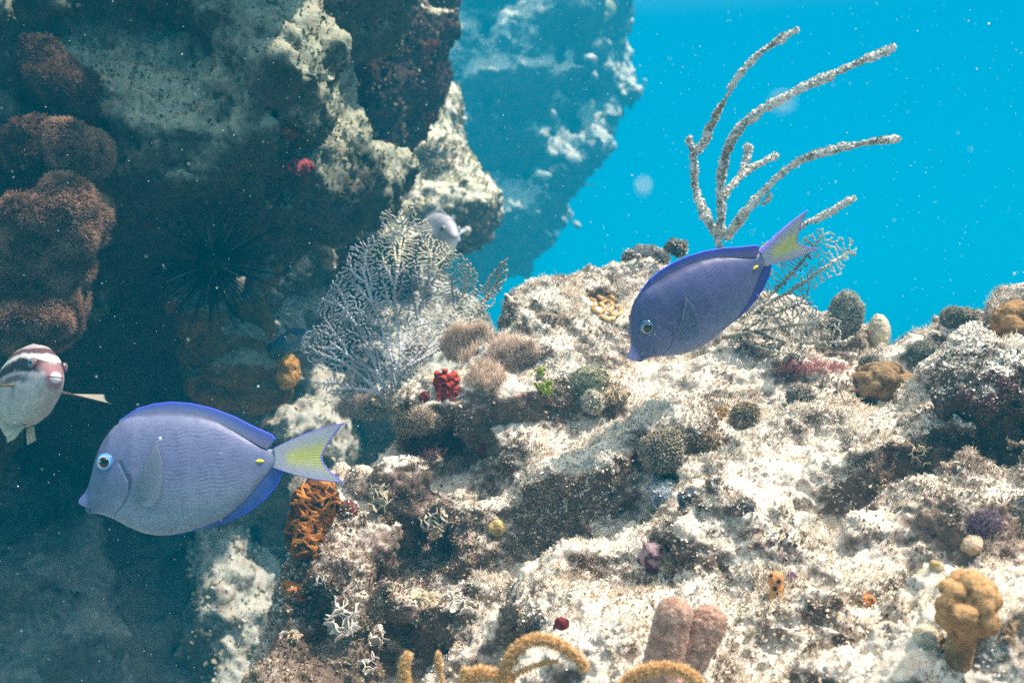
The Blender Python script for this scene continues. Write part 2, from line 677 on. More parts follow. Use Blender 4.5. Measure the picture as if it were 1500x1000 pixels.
# ------------------------------------------------------------------ the reef rocks
# foreground reef: a real height field through surveyed points, with gullies cut and boulders added
CTRL = [  # px, py, distance
    (368, 1000, 1.00), (376, 905, 1.06), (412, 850, 1.10), (428, 720, 1.19), (500, 625, 1.27), (560, 580, 1.31), (620, 548, 1.36),
    (700, 496, 1.42), (770, 418, 1.47), (850, 402, 1.52), (940, 392, 1.58), (1020, 415, 1.58), (1100, 440, 1.58), (1200, 458, 1.56),
    (1240, 500, 1.54), (1275, 520, 1.50), (1315, 522, 1.46), (1380, 488, 1.42), (1440, 480, 1.36), (1500, 466, 1.32), (1620, 432, 1.28), (1750, 412, 1.25),
    (470, 1000, 1.02), (470, 900, 1.07), (490, 800, 1.15), (520, 720, 1.21), (600, 640, 1.29), (700, 560, 1.33), (800, 480, 1.38), (900, 470, 1.42),
    (600, 1000, 1.06), (620, 880, 1.14), (640, 760, 1.21), (700, 690, 1.26), (720, 640, 1.27), (850, 580, 1.29), (1000, 540, 1.34), (1150, 540, 1.36),
    (700, 1000, .97), (730, 920, 1.02), (720, 820, 1.16), (800, 740, 1.17), (830, 830, .98), (900, 660, 1.19), (1050, 620, 1.22), (1200, 580, 1.28),
    (900, 1000, .78), (920, 880, .88), (980, 760, 1.00), (1100, 700, 1.08), (1250, 650, 1.13), (1330, 560, 1.28),
    (1050, 1000, .76), (1100, 880, .86), (1200, 780, .96), (1350, 700, 1.02), (1450, 600, 1.10), (1500, 520, 1.18),
    (1250, 1000, .73), (1300, 880, .82), (1400, 780, .90), (1520, 680, .96), (1600, 560, 1.05),
    (1450, 1000, .70), (1500, 880, .77), (1650, 760, .85), (1700, 1000, .68),
]
cx = np.array([P(*c) for c in CTRL])
extra = []
# ground falls away behind the crest and in front below the frame
for (px, py, d) in CTRL[:21]:
    q = P(px, py, d)
    if px >= 560:
        extra.append(q + [0.02, 0.16, -0.10])
        extra.append(q + [0.04, 0.40, -0.42])
for (px, py, d) in CTRL[:6]:
    q = P(px, py, d)
    extra.append(q + [-0.07, 0.03, -0.32])
    extra.append(q + [-0.22, 0.06, -0.50])
for x in np.linspace(-0.2, 0.75, 7):
    extra.append(np.array([x, 0.50, -0.36 + 0.04 * x]))
    extra.append(np.array([x, 0.22, -0.46 + 0.04 * x]))
cx = np.vstack([cx, extra])


def rbf_fit(xy, z, sm=0.004):
    D = np.linalg.norm(xy[:, None] - xy[None], axis=2)
    n = len(xy)
    A = np.zeros((n + 3, n + 3))
    A[:n, :n] = D + 0 * np.eye(n)
    A[:n, :n] -= sm * np.eye(n)
    A[:n, n] = 1
    A[:n, n + 1:] = xy
    A[n, :n] = 1
    A[n + 1:, :n] = xy.T
    w = np.linalg.solve(A, np.r_[z, 0, 0, 0])
    return lambda q: np.linalg.norm(q[:, None] - xy[None], axis=2) @ w[:n] + w[n] + q @ w[n + 1:]


HF = rbf_fit(cx[:, :2], cx[:, 2], 0.01)
HX, HY = np.linspace(-0.7, 1.5, 180), np.linspace(0.0, 2.4, 200)
HG = HF(np.stack(np.meshgrid(HX, HY, indexing='ij'), -1).reshape(-1, 2)).reshape(180, 200)
for _ in range(2):
    HG[1:-1, 1:-1] = (HG[1:-1, 1:-1] * 4 + HG[:-2, 1:-1] + HG[2:, 1:-1] + HG[1:-1, :-2] + HG[1:-1, 2:]) / 8


def height(x, y):
    fx = np.clip((x - HX[0]) / (HX[1] - HX[0]), 0, 178.999)
    fy = np.clip((y - HY[0]) / (HY[1] - HY[0]), 0, 198.999)
    i = fx.astype(int)
    j = fy.astype(int)
    a = fx - i
    b = fy - j
    return HG[i, j] * (1 - a) * (1 - b) + HG[i + 1, j] * a * (1 - b) + HG[i, j + 1] * (1 - a) * b + HG[i + 1, j + 1] * a * b


def on_h(px, py):
    """distance at which the pixel's ray meets the height field"""
    d = np.linspace(0.4, 2.2, 900)
    q = np.stack([(px - 750) * K * d, d, (500 - py) * K * d], 1)
    below = q[:, 2] < height(q[:, 0], q[:, 1])
    return d[np.argmax(below)] if below.any() else 1.3


def Ph(px, py, dd=0.0):
    return P(px, py, on_h(px, py) + dd)


GULLIES = [  # chains of (px,py,radius px, sink m)
    [(985, 655, 30, .02), (930, 710, 46, .02), (860, 765, 46, .02), (780, 805, 44, .02), (700, 850, 34, .02)],
    [(1420, 650, 50, .02), (1330, 700, 60, .03), (1250, 745, 46, .03)],
    [(560, 650, 40, .02), (640, 665, 56, .02), (690, 700, 50, .02), (600, 720, 40, .02)],
    [(960, 870, 26, .0), (1060, 900, 30, .01), (1130, 930, 34, .01)],
    [(470, 900, 40, .03), (560, 960, 50, .03), (640, 960, 36, .02)],
    [(1230, 905, 26, .01), (1290, 935, 30, .01)], [(1480, 640, 40, .03), (1440, 720, 36, .02)],
    [(640, 800, 26, .01), (560, 850, 26, .01)], [(1340, 880, 20, .01), (1420, 820, 22, .01)],
    [(930, 590, 16, .0), (860, 600, 16, .0)], [(1170, 600, 14, .0), (1230, 620, 14, 0)],
]
GUL = []
for ch in GULLIES:
    pts = [(Ph(a, b, s_), r * K * on_h(a, b)) for a, b, r, s_ in ch]
    for (p0, r0), (p1, r1) in zip(pts, pts[1:]):
        GUL.append((p0, p1, (r0 + r1) / 2))
GUL.append((P(922, 312, 1.40), P(922, 312, 1.80), 0.052))
LUMPS = [  # px,py,dd, rx,ry,rz px : bosses on the slope
    (990, 800, .01, 52, 50, 34), (850, 690, .02, 75, 60, 40), (1400, 560, -.02, 62, 50, 58), (760, 590, .03, 90, 60, 40),
    (1180, 820, .02, 80, 60, 34), (830, 880, .03, 100, 60, 36), (1465, 545, .0, 60, 50, 55), (560, 800, .02, 55, 45, 45),
    (520, 930, .02, 65, 40, 45), (480, 700, .0, 45, 40, 40), 
    (860, 430, .04, 70, 60, 34), (1000, 640, .0, 40, 40, 26), (1330, 520, .02, 40, 40, 26), (1210, 690, .03, 90, 60, 36), (610, 590, .0, 55, 50, 34),
]
LMP = []
for a, b, dd, rx, ry, rz in LUMPS:
    d = on_h(a, b)
    LMP.append((Ph(a, b, dd), np.array([rx, ry, rz]) * K * d))


def f_fore(p, q):
    f = (p[:, 2] - height(p[:, 0], p[:, 1])) * 0.62
    for c, r in LMP:
        m = np.abs(p - c).max(1) < r.max() * 2 + 0.1
        f[m] = smin(f[m], sd_ell(p[m], c, r), 0.025)
    for a, b, r in GUL:
        c = (a + b) / 2
        m = np.abs(p - c).max(1) < np.linalg.norm(b - a) / 2 + r * 2 + 0.08
        f[m] = smax(f[m], -sd_cap(p[m], a, b, r), 0.02)
    near = np.abs(f) < 0.12
    f[near] += 0.035 * fbm(q[near], 8, 3, 3) + 0.010 * fbm(q[near], 30, 2, 9)
    return f


def d_fore(v, n):
    a = 0.0075 * fbm(v, 45, 2, 41, 0.6) + 0.0034 * fbm(v, 150, 2, 55, 0.6)
    w = worley(v, 60, 5)
    a -= 0.006 * np.clip(0.36 - w, 0, 1) / 0.36 * (noise(v, 14, 77) > 0.15)
    return a + 0.0016 * noise(v, 330, 66)


SED_SHADE = [(Ph(a, b), r * K * on_h(a, b), w) for a, b, r, w in (  # sediment cover by spot; also paints shade on left flank and lower right
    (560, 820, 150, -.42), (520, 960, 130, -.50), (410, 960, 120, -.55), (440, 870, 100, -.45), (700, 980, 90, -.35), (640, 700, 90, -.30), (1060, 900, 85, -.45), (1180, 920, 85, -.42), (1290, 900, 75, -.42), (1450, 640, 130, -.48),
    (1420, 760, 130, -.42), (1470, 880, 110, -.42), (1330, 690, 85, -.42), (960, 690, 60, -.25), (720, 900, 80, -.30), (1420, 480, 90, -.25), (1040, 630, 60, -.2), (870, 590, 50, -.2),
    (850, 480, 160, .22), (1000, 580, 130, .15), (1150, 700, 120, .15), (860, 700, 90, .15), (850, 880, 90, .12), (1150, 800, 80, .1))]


def sediment(p):  # sediment bias, with painted shade mixed into the reef colour
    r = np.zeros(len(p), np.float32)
    for c, rad, w in SED_SHADE:
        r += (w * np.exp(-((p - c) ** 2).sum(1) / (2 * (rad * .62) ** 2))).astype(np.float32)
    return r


me = sdf_mesh('reef_rock', f_fore, (-0.42, 0.25, -0.72), (1.15, 2.0, 0.36), 0.0125, (0.02, 7, 1), 2, [d_fore])
_v, _ = get_vn(me)
_m = (np.hypot(_v[:, 0] - .171, _v[:, 1] - 1.55) < .035) & (_v[:, 2] > .118)      # no stray pinnacle on the crest
_v[_m, 2] = .118 + .25 * (_v[_m, 2] - .118)
me.vertices.foreach_set('co', _v.astype(np.float32).ravel())
me.update()
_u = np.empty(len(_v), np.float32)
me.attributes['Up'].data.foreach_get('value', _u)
me.attributes['Up'].data.foreach_set('value', _u + sediment(_v) * 1.3)  # Up mask carries painted shade along with the sediment
FORE = link('reef_rock', me, M_FORE, label='sunlit foreground reef slope dusted with white sediment, filling the lower right', cat='reef rock')


def pel(px, py, d, rx, ry, rz):
    """ellipsoid from pixel centre and pixel radii (ry: depth radius in m)"""
    return P(px, py, d), np.array([rx * K * d, ry, rz * K * d])


def blob_rock(name, ells, cuts, lo, hi, h, warp, sub, mat, k, amp, disp, label, cat='reef rock', cutk=0.05):
    E = [pel(*e) for e in ells]
    Cc = [pel(*e) for e in cuts]

    def fn(p, q):
        f = None
        for c, r in E:
            e = sd_ell(p, c, r)
            f = e if f is None else smin(f, e, k)
        for c, r in Cc:
            f = smax(f, -sd_ell(p, c, r), cutk)
        near = np.abs(f) < 4 * amp[0][0] + 0.06
        for a, fr, oc, sd, rg in amp:
            f[near] += a * fbm(q[near], fr, oc, sd, ridged=rg)
        return f
    me_ = sdf_mesh(name, fn, lo, hi, h, warp, sub, disp)
    return link(name, me_, mat, label=label, cat=cat)


def d_wall(v, n):
    a = 0.015 * fbm(v, 20, 3, 141, 0.55) + 0.005 * fbm(v, 80, 2, 155, 0.6, ridged=True)
    w = worley(v, 26, 15)
    return a - 0.014 * np.clip(0.40 - w, 0, 1) / 0.4 * (noise(v, 7, 177) > 0.0)


WALLR = blob_rock(
    'overhang_rock',
    [(130, 60, 2.05, 300, .62, 260), (330, 60, 1.95, 150, .40, 180), (445, 95, 1.80, 92, .26, 135), (490, 165, 1.76, 48, .18, 78), (350, 200, 1.76, 140, .26, 105),
     (250, 130, 1.80, 120, .28, 110), (230, 270, 1.95, 150, .34, 80), (430, 285, 2.0, 125, .26, 52), (330, 320, 2.05, 90, .3, 46), (505, 278, 2.1, 66, .22, 34), (60, 330, 2.0, 120, .5, 150),
     (480, -120, 1.8, 110, .5, 140), (150, -330, 1.9, 420, .6, 220), (-120, 300, 1.7, 140, .5, 500)],
    [(250, 12, 1.52, 70, .12, 26), (425, 40, 1.50, 26, .12, 34), (440, 222, 1.50, 40, .12, 26), (388, 118, 1.50, 24, .09, 26), (476, 92, 1.58, 13, .1, 14), (385, 45, 1.55, 16, .1, 20),
     (130, 60, 1.45, 70, .12, 60), (300, 130, 1.52, 22, .08, 22), (330, 245, 1.52, 34, .1, 20), (505, 130, 1.58, 10, .08, 16), (215, 200, 1.5, 26, .1, 40), (180, 330, 1.6, 80, .12, 24)],
    (-2.0, 0.75, -0.95), (-0.08, 2.9, 1.25), 0.024, (0.075, 3.2, 61), 2, M_WALL, 0.075,
    [(0.058, 5.5, 3, 71, False), (0.022, 15, 2, 75, True)], [d_wall],
    'dark overhanging rock mass with pitted green turf along the upper left')

BACKW = blob_rock(
    'cave_rock',
    [(120, 560, 2.75, 330, .45, 260), (300, 460, 2.6, 130, .3, 110), (60, 900, 2.5, 300, .6, 190), (230, 900, 2.55, 170, .45, 130), (360, 1020, 2.4, 120, .4, 110),
     (340, 560, 2.35, 70, .25, 60), (-150, 700, 2.2, 150, .6, 500), (100, 1150, 2.2, 330, .6, 150), (120, 960, 2.2, 120, .3, 60), (60, 820, 2.2, 90, .25, 60)],
    [], (-2.3, 1.2, -1.7), (-0.35, 3.3, 0.5), 0.03, (0.12, 3.2, 161), 2, M_CAVE, 0.09,
    [(0.09, 4.5, 3, 171, False), (0.03, 12, 2, 175, True)], [d_wall],
    'shadowed rock wall under the overhang, behind the pale blue fish')

PILLAR = blob_rock(
    'pillar_rock',
    [(575, 45, 2.5, 62, .22, 36), (600, 90, 2.5, 44, .18, 60), (565, 150, 2.5, 48, .2, 80), (545, 230, 2.5, 36, .18, 60), (615, -60, 2.7, 60, .3, 60), (530, 300, 2.45, 45, .2, 30)],
    [], (-0.62, 2.0, 0.2), (0.0, 3.0, 1.25), 0.02, (0.05, 5, 261), 2, M_PILLAR, 0.05,
    [(0.03, 9, 3, 271, False), (0.015, 24, 2, 275, True)], [lambda v, n: 0.010 * fbm(v, 40, 3, 88, 0.6)],
    'dark narrow rock pillar with pale red flecked top, right of the overhang')

MIDR = blob_rock(
    'pale_rock',
    [(612, 165, 3.75, 42, .25, 66), (635, 215, 3.55, 52, .25, 60), (650, 265, 3.35, 58, .25, 56), (600, 250, 3.4, 60, .3, 70), (640, 310, 3.15, 62, .28, 46), (690, 318, 3.35, 40, .2, 34), (580, 330, 3.1, 70, .3, 60), (570, 400, 3.0, 80, .4, 60)],
    [], (-0.85, 2.5, -0.1), (0.25, 4.3, 1.0), 0.03, (0.08, 4, 361), 2, M_MID, 0.08,
    [(0.05, 7, 3, 371, False), (0.02, 20, 2, 375, True)], [lambda v, n: 0.016 * fbm(v, 28, 3, 98, 0.6)],
    'pale sunlit rock between the dark pillar and the hazy far reef')

FARR = blob_rock(
    'far_reef',
    [(722, 60, 9.83, 160, 1.23, 130), (792, 90, 9.48, 80, 0.88, 70), (832, 60, 9.30, 48, 0.61, 60), (700, 180, 10.00, 150, 1.23, 150), (752, 190, 9.83, 80, 0.88, 90), (760, 280, 10.00, 85, 0.88, 80),
     (690, 330, 10.18, 110, 1.05, 70), (640, 0, 10.18, 150, 1.23, 150), (722, -120, 9.83, 150, 1.40, 120), (832, 20, 9.30, 34, 0.53, 26)],
    [], (-2.6, 8.0, -0.5), (1.4, 12.4, 3.2), 0.085, (0.35, 1.1, 461), 2, M_FAR, 0.2,
    [(0.30, 1.7, 3, 471, False), (0.10, 5.5, 2, 475, True)], [lambda v, n: 0.08 * fbm(v, 7, 3, 108, 0.6)],
    'hazy blue reef outcrop hanging over open water in the distance')

RECR = blob_rock(
    'rubble_slope',
    [(450, 400, 2.9, 70, .3, 40), (520, 370, 3.0, 60, .3, 34), (430, 500, 2.8, 60, .3, 90), (520, 480, 3.0, 90, .4, 70), (600, 470, 3.0, 90, .4, 60), (400, 700, 2.5, 60, .3, 80),
     (350, 850, 2.4, 70, .3, 90), (400, 960, 2.35, 80, .35, 90), (480, 640, 2.6, 80, .4, 80), (370, 640, 2.7, 60, .3, 70), (330, 930, 2.5, 60, .3, 70), (640, 560, 2.8, 120, .5, 90), (480, 850, 2.7, 120, .4, 150)],
    [], (-0.95, 1.85, -1.6), (0.15, 3.6, 0.42), 0.024, (0.08, 4, 561), 2, M_SEABED, 0.1,
    [(0.05, 6, 3, 571, False), (0.02, 18, 2, 575, True)], [lambda v, n: 0.016 * fbm(v, 26, 3, 118, 0.6)],
    'pale rubble slope in the gap between the cave wall and foreground reef')

# seabed: one sheet to the distance
gx, gy = np.meshgrid(np.linspace(-1, 1, 160), np.linspace(0, 1, 160), indexing='ij')
xx = np.sign(gx) * np.abs(gx) ** 2 * 40
yy = -3 + gy ** 2 * 60
zz = -1.45 + 0.10 * noise(np.stack([xx, yy, 0 * xx], -1).reshape(-1, 3), 0.9, 5).reshape(160, 160) - 0.22 * np.maximum(yy - 4, 0) ** 1.05
v = np.stack([xx, yy, zz], -1).reshape(-1, 3)
i0 = (np.arange(159)[:, None] * 160 + np.arange(159)[None]).ravel()
me = new_mesh('seabed', v, np.stack([i0, i0 + 160, i0 + 161, i0 + 1], 1))
link('seabed', me, M_SEABED, kind='structure')

# ------------------------------------------------------------------ haze of the water
hm = bpy.data.materials.new('water_haze')
hm.use_nodes = True
ht = hm.node_tree
ht.nodes.remove(ht.nodes['Principled BSDF'])
vol = ht.nodes.new('ShaderNodeVolumePrincipled')
vol.inputs['Color'].default_value = (0.0, 0.46, 0.80, 1)
vol.inputs['Density'].default_value = 0.07
ht.links.new(vol.outputs[0], ht.nodes['Material Output'].inputs['Volume'])
lo, hi = np.array([-42, -4, -24.0]), np.array([42, 60, 3.3])
vv = np.array([[(lo, hi)[a][0], (lo, hi)[b][1], (lo, hi)[c][2]] for a in (0, 1) for b in (0, 1) for c in (0, 1)])
ff = [(0, 1, 3, 2), (4, 6, 7, 5), (0, 4, 5, 1), (2, 3, 7, 6), (0, 2, 6, 4), (1, 5, 7, 3)]
link('haze', new_mesh('haze', vv, ff, smooth=False), hm, kind='stuff')

# ------------------------------------------------------------------ finding the surface under a photo pixel
BV = {}


def bvh(o):
    if o.name not in BV:
        me_ = o.data
        v_ = np.empty(len(me_.vertices) * 3, np.float32)
        me_.vertices.foreach_get('co', v_)
        BV[o.name] = BVHTree.FromPolygons(v_.reshape(-1, 3).tolist(), [p.vertices[:] for p in me_.polygons])
    return BV[o.name]


def hit(px, py, o=None):
    o = o or FORE
    d = Vector(tuple(P(px, py, 1.0)))
    loc, nor, _, _ = bvh(o).ray_cast(Vector((0, 0, 0)), d.normalized())
    if loc is None:
        return P(px, py, 1.5 if o is FORE else 2.2), np.array([0, -0.3, 0.95])
    return np.array(loc), np.array(nor)


def pxm(p):
    """metres per photo pixel at a point"""
    return K * p[1]


# ------------------------------------------------------------------ algae turf on the reef
M_TURF = attr_mat('turf_algae', 0.95, 0.05, None, 0.25, 300)
PAL = np.array([[.80, .75, .68], [.72, .65, .56], [.62, .52, .41], [.48, .37, .26], [.33, .25, .17], [.22, .16, .11], [.24, .15, .13], [.30, .28, .19]])


def turf(o, n, size, pw, rng, mat, label, aspect=0.5, lift=0.8, name='algae_turf', wt=None, tint=None, view=True):
    me_ = o.data
    p, nn = face_samples(me_, n, rng, wt or (lambda c, q: in_view(c) * facing(c, q) * (0.15 + sstep(-0.1, 0.25, noise(c, 8, 901)) + sstep(0.0, 0.3, noise(c, 26, 902)))))
    k_ = noise(p, 14, 911) * 1.6 + noise(p, 60, 912) * 0.8 + nn[:, 2] * 1.0 - .38 + (sediment(p) * 1.6 if o is FORE else 0)  # foreground turf colour takes the same painted shade
    pal = PAL if tint is None else PAL * np.array(tint)
    order = np.clip((0.75 - k_) * 3.2 + rng.normal(0, .5, n), 0, 7).astype(int)
    c = pal[order] * rng.uniform(0.75, 1.2, (n, 1))
    sz = size * rng.uniform(0.5, 1.1, n) * (1 + np.minimum(rng.exponential(0.25, n), 1.2))
    v_, f_, c_ = flakes(p, nn, sz, np.clip(c, 0, .9), rng, lift, aspect)
    t = link(name, new_mesh(name, v_, f_, c_, smooth=False), mat, label=label, cat='algae', kind='stuff')
    return t


turf(FORE, 150000, 0.0024, None, RNG, M_TURF, 'short crumbly algae turf with trapped white sediment on the foreground reef')
def soft_turf(o, n, length, label):
    """fine upright filaments in clumps: the fuzzy skin of the reef"""
    rng = np.random.default_rng(44)
    p, nn = face_samples(o.data, n, rng, lambda c, q: in_view(c) * facing(c, q) * sstep(-.05, .3, noise(c, 16, 951) + .5 * noise(c, 40, 952)))
    k_ = noise(p, 10, 953) + .6 * noise(p, 35, 954) + .35 * nn[:, 2] + sediment(p) * 1.2  # filaments darken with the painted shade too
    c = lerp(np.array([.15, .105, .08]), np.array([.72, .62, .49]), sstep(-.35, .45, k_)) * rng.uniform(.75, 1.2, (n, 1))
    up = nn * .7 + np.array([0, 0, .35]) + .35 * np.stack([noise(p, 30, 5), noise(p, 30, 6), noise(p, 30, 7)], 1)
    up /= np.linalg.norm(up, axis=1)[:, None]
    v_, f_, cc = spikes(p, up, rng.uniform(.5, 1.2, n) * length * (1 + sstep(0, .4, noise(p, 12, 955))), .00036, np.clip(c, 0, .85), rng, .35)
    return link('filament_turf', new_mesh('filament_turf', v_, f_, cc), M_TURF, label=label, cat='algae', kind='stuff')


soft_turf(FORE, 110000, .0042, 'fine fuzzy filament algae over the foreground reef')
turf(RECR, 14000, 0.007, None, RNG, M_TURF, 'pale loose algae turf on the rubble slope', tint=(.8, .85, .75))
turf(MIDR, 9000, 0.009, None, RNG, M_TURF, 'pale algae turf on the sunlit middle rock', tint=(.85, .9, .75))
turf(WALLR, 14000, 0.0045, None, RNG, M_TURF, 'dull green algae turf on the overhang', tint=(.30, .34, .22))
turf(PILLAR, 6000, 0.006, None, RNG, M_TURF, 'brown algae turf on the dark pillar', tint=(.40, .36, .28))

# ------------------------------------------------------------------ fish
Z1 = K * 1.05 / 3.26        # metres per pixel of the enlarged view the blue fish was measured in


def bX(x):
    return (700 - np.asarray(x, float)) * Z1


def bZ(y):
    return (480 - np.asarray(y, float)) * Z1


def loft(X, top, bot, hw, M=48, ex=0.85):
    """closed body lofted along X; returns verts, faces"""
    n = len(X)
    th = np.linspace(0, 2 * math.pi, M, endpoint=False)
    cy, sz_ = np.cos(th), np.sin(th)
    cy = np.sign(cy) * np.abs(cy) ** ex
    mid = (top + bot) / 2
    hh = (top - bot) / 2
    v_ = np.stack([np.repeat(X, M), (hw[:, None] * cy[None]).ravel(), (mid[:, None] + hh[:, None] * sz_[None]).ravel()], 1)
    f_ = []
    for i in range(n - 1):
        for j in range(M):
            q = (j + 1) % M
            f_.append((i * M + j, (i + 1) * M + j, (i + 1) * M + q, i * M + q))
    v_ = np.vstack([v_, [[X[0], 0, mid[0]], [X[-1], 0, mid[-1]]]])
    for j in range(M):
        q = (j + 1) % M
        f_.append((j, q, n * M))
        f_.append(((n - 1) * M + q, (n - 1) * M + j, n * M + 1))
    return v_, f_


def smooth_interp(xs, ys, x):
    return np.interp(x, xs, ys)


def sm1(a, it=3):
    a = a.copy()
    for _ in range(it):
        a[1:-1] = (a[:-2] + 2 * a[1:-1] + a[2:]) / 4
    return a


def fin(base, edge, th0, th1, nu, nv, yoff=None, bulge=0.0, rays=24, ray_amp=0.0003, colf=None):
    """solid fin between a base polyline and an outer polyline in the X-Z plane (body units)"""
    b = np.asarray(base, float)

    def par(pl, n):
        pl = np.asarray(pl, float)
        d = np.r_[0, np.cumsum(np.linalg.norm(np.diff(pl, axis=0), axis=1))]
        s_ = np.linspace(0, d[-1], n)
        return np.stack([np.interp(s_, d, pl[:, i]) for i in range(pl.shape[1])], 1)
    B, E = par(b, nu), par(edge, nu)
    u = np.linspace(0, 1, nu)
    w = np.linspace(0, 1, nv)
    pts = B[:, None] * (1 - w)[None, :, None] + E[:, None] * w[None, :, None]
    X_, Z_ = pts[..., 0], pts[..., 1]
    U_, W_ = np.meshgrid(u, w, indexing='ij')
    th = th0 * (1 - W_) + th1 * W_ + ray_amp * np.sin(U_ * rays * 2 * math.pi) * (0.3 + 0.7 * W_) * (W_ < 0.98)
    th = np.maximum(th, 0.00012)
    y0 = bulge * np.sin(W_ * math.pi / 2 * 1.2) * 1.0 if yoff is None else yoff(U_, W_)
    n = nu * nv
    v_ = np.concatenate([np.stack([X_, y0 + th, Z_], -1).reshape(-1, 3), np.stack([X_, y0 - th, Z_], -1).reshape(-1, 3)])
    f_ = []
    for i in range(nu - 1):
        for j in range(nv - 1):
            a = i * nv + j
            f_.append((a, a + 1, a + nv + 1, a + nv))
            f_.append((n + a, n + a + nv, n + a + nv + 1, n + a + 1))
    for i in range(nu - 1):
        for j in (0, nv - 1):
            a = i * nv + j
            f_.append((a, a + nv, n + a + nv, n + a) if j == 0 else (a + nv, a, n + a, n + a + nv))
    for j in range(nv - 1):
        for i in (0, nu - 1):
            a = i * nv + j
            f_.append((a + 1, a, n + a, n + a + 1) if i == 0 else (a, a + 1, n + a + 1, n + a))
    c_ = colf(np.r_[U_.ravel(), U_.ravel()], np.r_[W_.ravel(), W_.ravel()])
    return v_, f_, c_


def place(o, pos, fwd, up, scale=1.0):
    f_ = Vector(fwd).normalized()
    u_ = Vector(up)
    u_ = (u_ - f_ * u_.dot(f_)).normalized()
    s_ = u_.cross(f_)
    m = Matrix((f_, s_, u_)).transposed().to_4x4()
    o.matrix_world = Matrix.Translation(Vector(tuple(map(float, pos)))) @ m @ Matrix.Scale(scale, 4)


_m = MT('fish_skin', 0.45, 0.3)
_sc = _m.vor(620)
_c = _m.mix(1.0, _m.attr(), _m.ramp(_m.noise(150, 6, .7), [(.25, (.80, .80, .82)), (.75, (1.14, 1.13, 1.10))]), 'MULTIPLY')
_c = _m.mix(1.0, _c, _m.ramp(_sc, [(.0, (1.08, 1.08, 1.08)), (.75, (.93, .93, .94))]), 'MULTIPLY')
_m.base(_c)
_m.l(_m.ramp(_m.noise(60, 4, .6), [(.3, (.34, .34, .34)), (.7, (.62, .62, .62))]), _m.b.inputs['Roughness'])
_m.bump(_m.math('ADD', _m.math('MULTIPLY', _sc, -.8), _m.math('MULTIPLY', _m.noise(500, 3), .4)), .00016)
M_FISH = _m.m
M_FIN = attr_mat('fin_membrane', 0.5, 0.3, None, 0.12, 220)
M_FIN.node_tree.nodes['Principled BSDF'].inputs['Transmission Weight'].default_value = 0.0
M_VEIL = attr_mat('clear_fin_membrane', 0.5, 0.3, None, 0.12, 220)
_b = M_VEIL.node_tree.nodes['Principled BSDF']
_b.inputs['Alpha'].default_value = 0.45
M_EYE = attr_mat('fish_eye', 0.12, 0.6)
M_BLACK = MT('pupil_black', 0.08, 0.6)
M_BLACK.base((0.004, 0.004, 0.006))
M_BLACK = M_BLACK.m


def eye_mesh(r, stops, flat=0.45):
    """domed disc about +Y, coloured in rings by radius fraction"""
    nr, na = 20, 40
    v_, c_, f_ = [], [], []
    rr = np.linspace(0, 1, nr)
    for a in rr:
        for k_ in range(na):
            t = 2 * math.pi * k_ / na
            v_.append((r * a * math.cos(t), r * flat * (math.sqrt(max(0, 1 - a * a)) if a < 1 else -0.3), r * a * math.sin(t)))
            c_.append([np.interp(a, [s_[0] for s_ in stops], [s_[1][i] for s_ in stops]) for i in range(3)])
    for i in range(nr - 1):
        for j in range(na):
            q = (j + 1) % na
            f_.append((i * na + j, i * na + q, (i + 1) * na + q, (i + 1) * na + j))
    return np.array(v_), f_, np.array(c_)


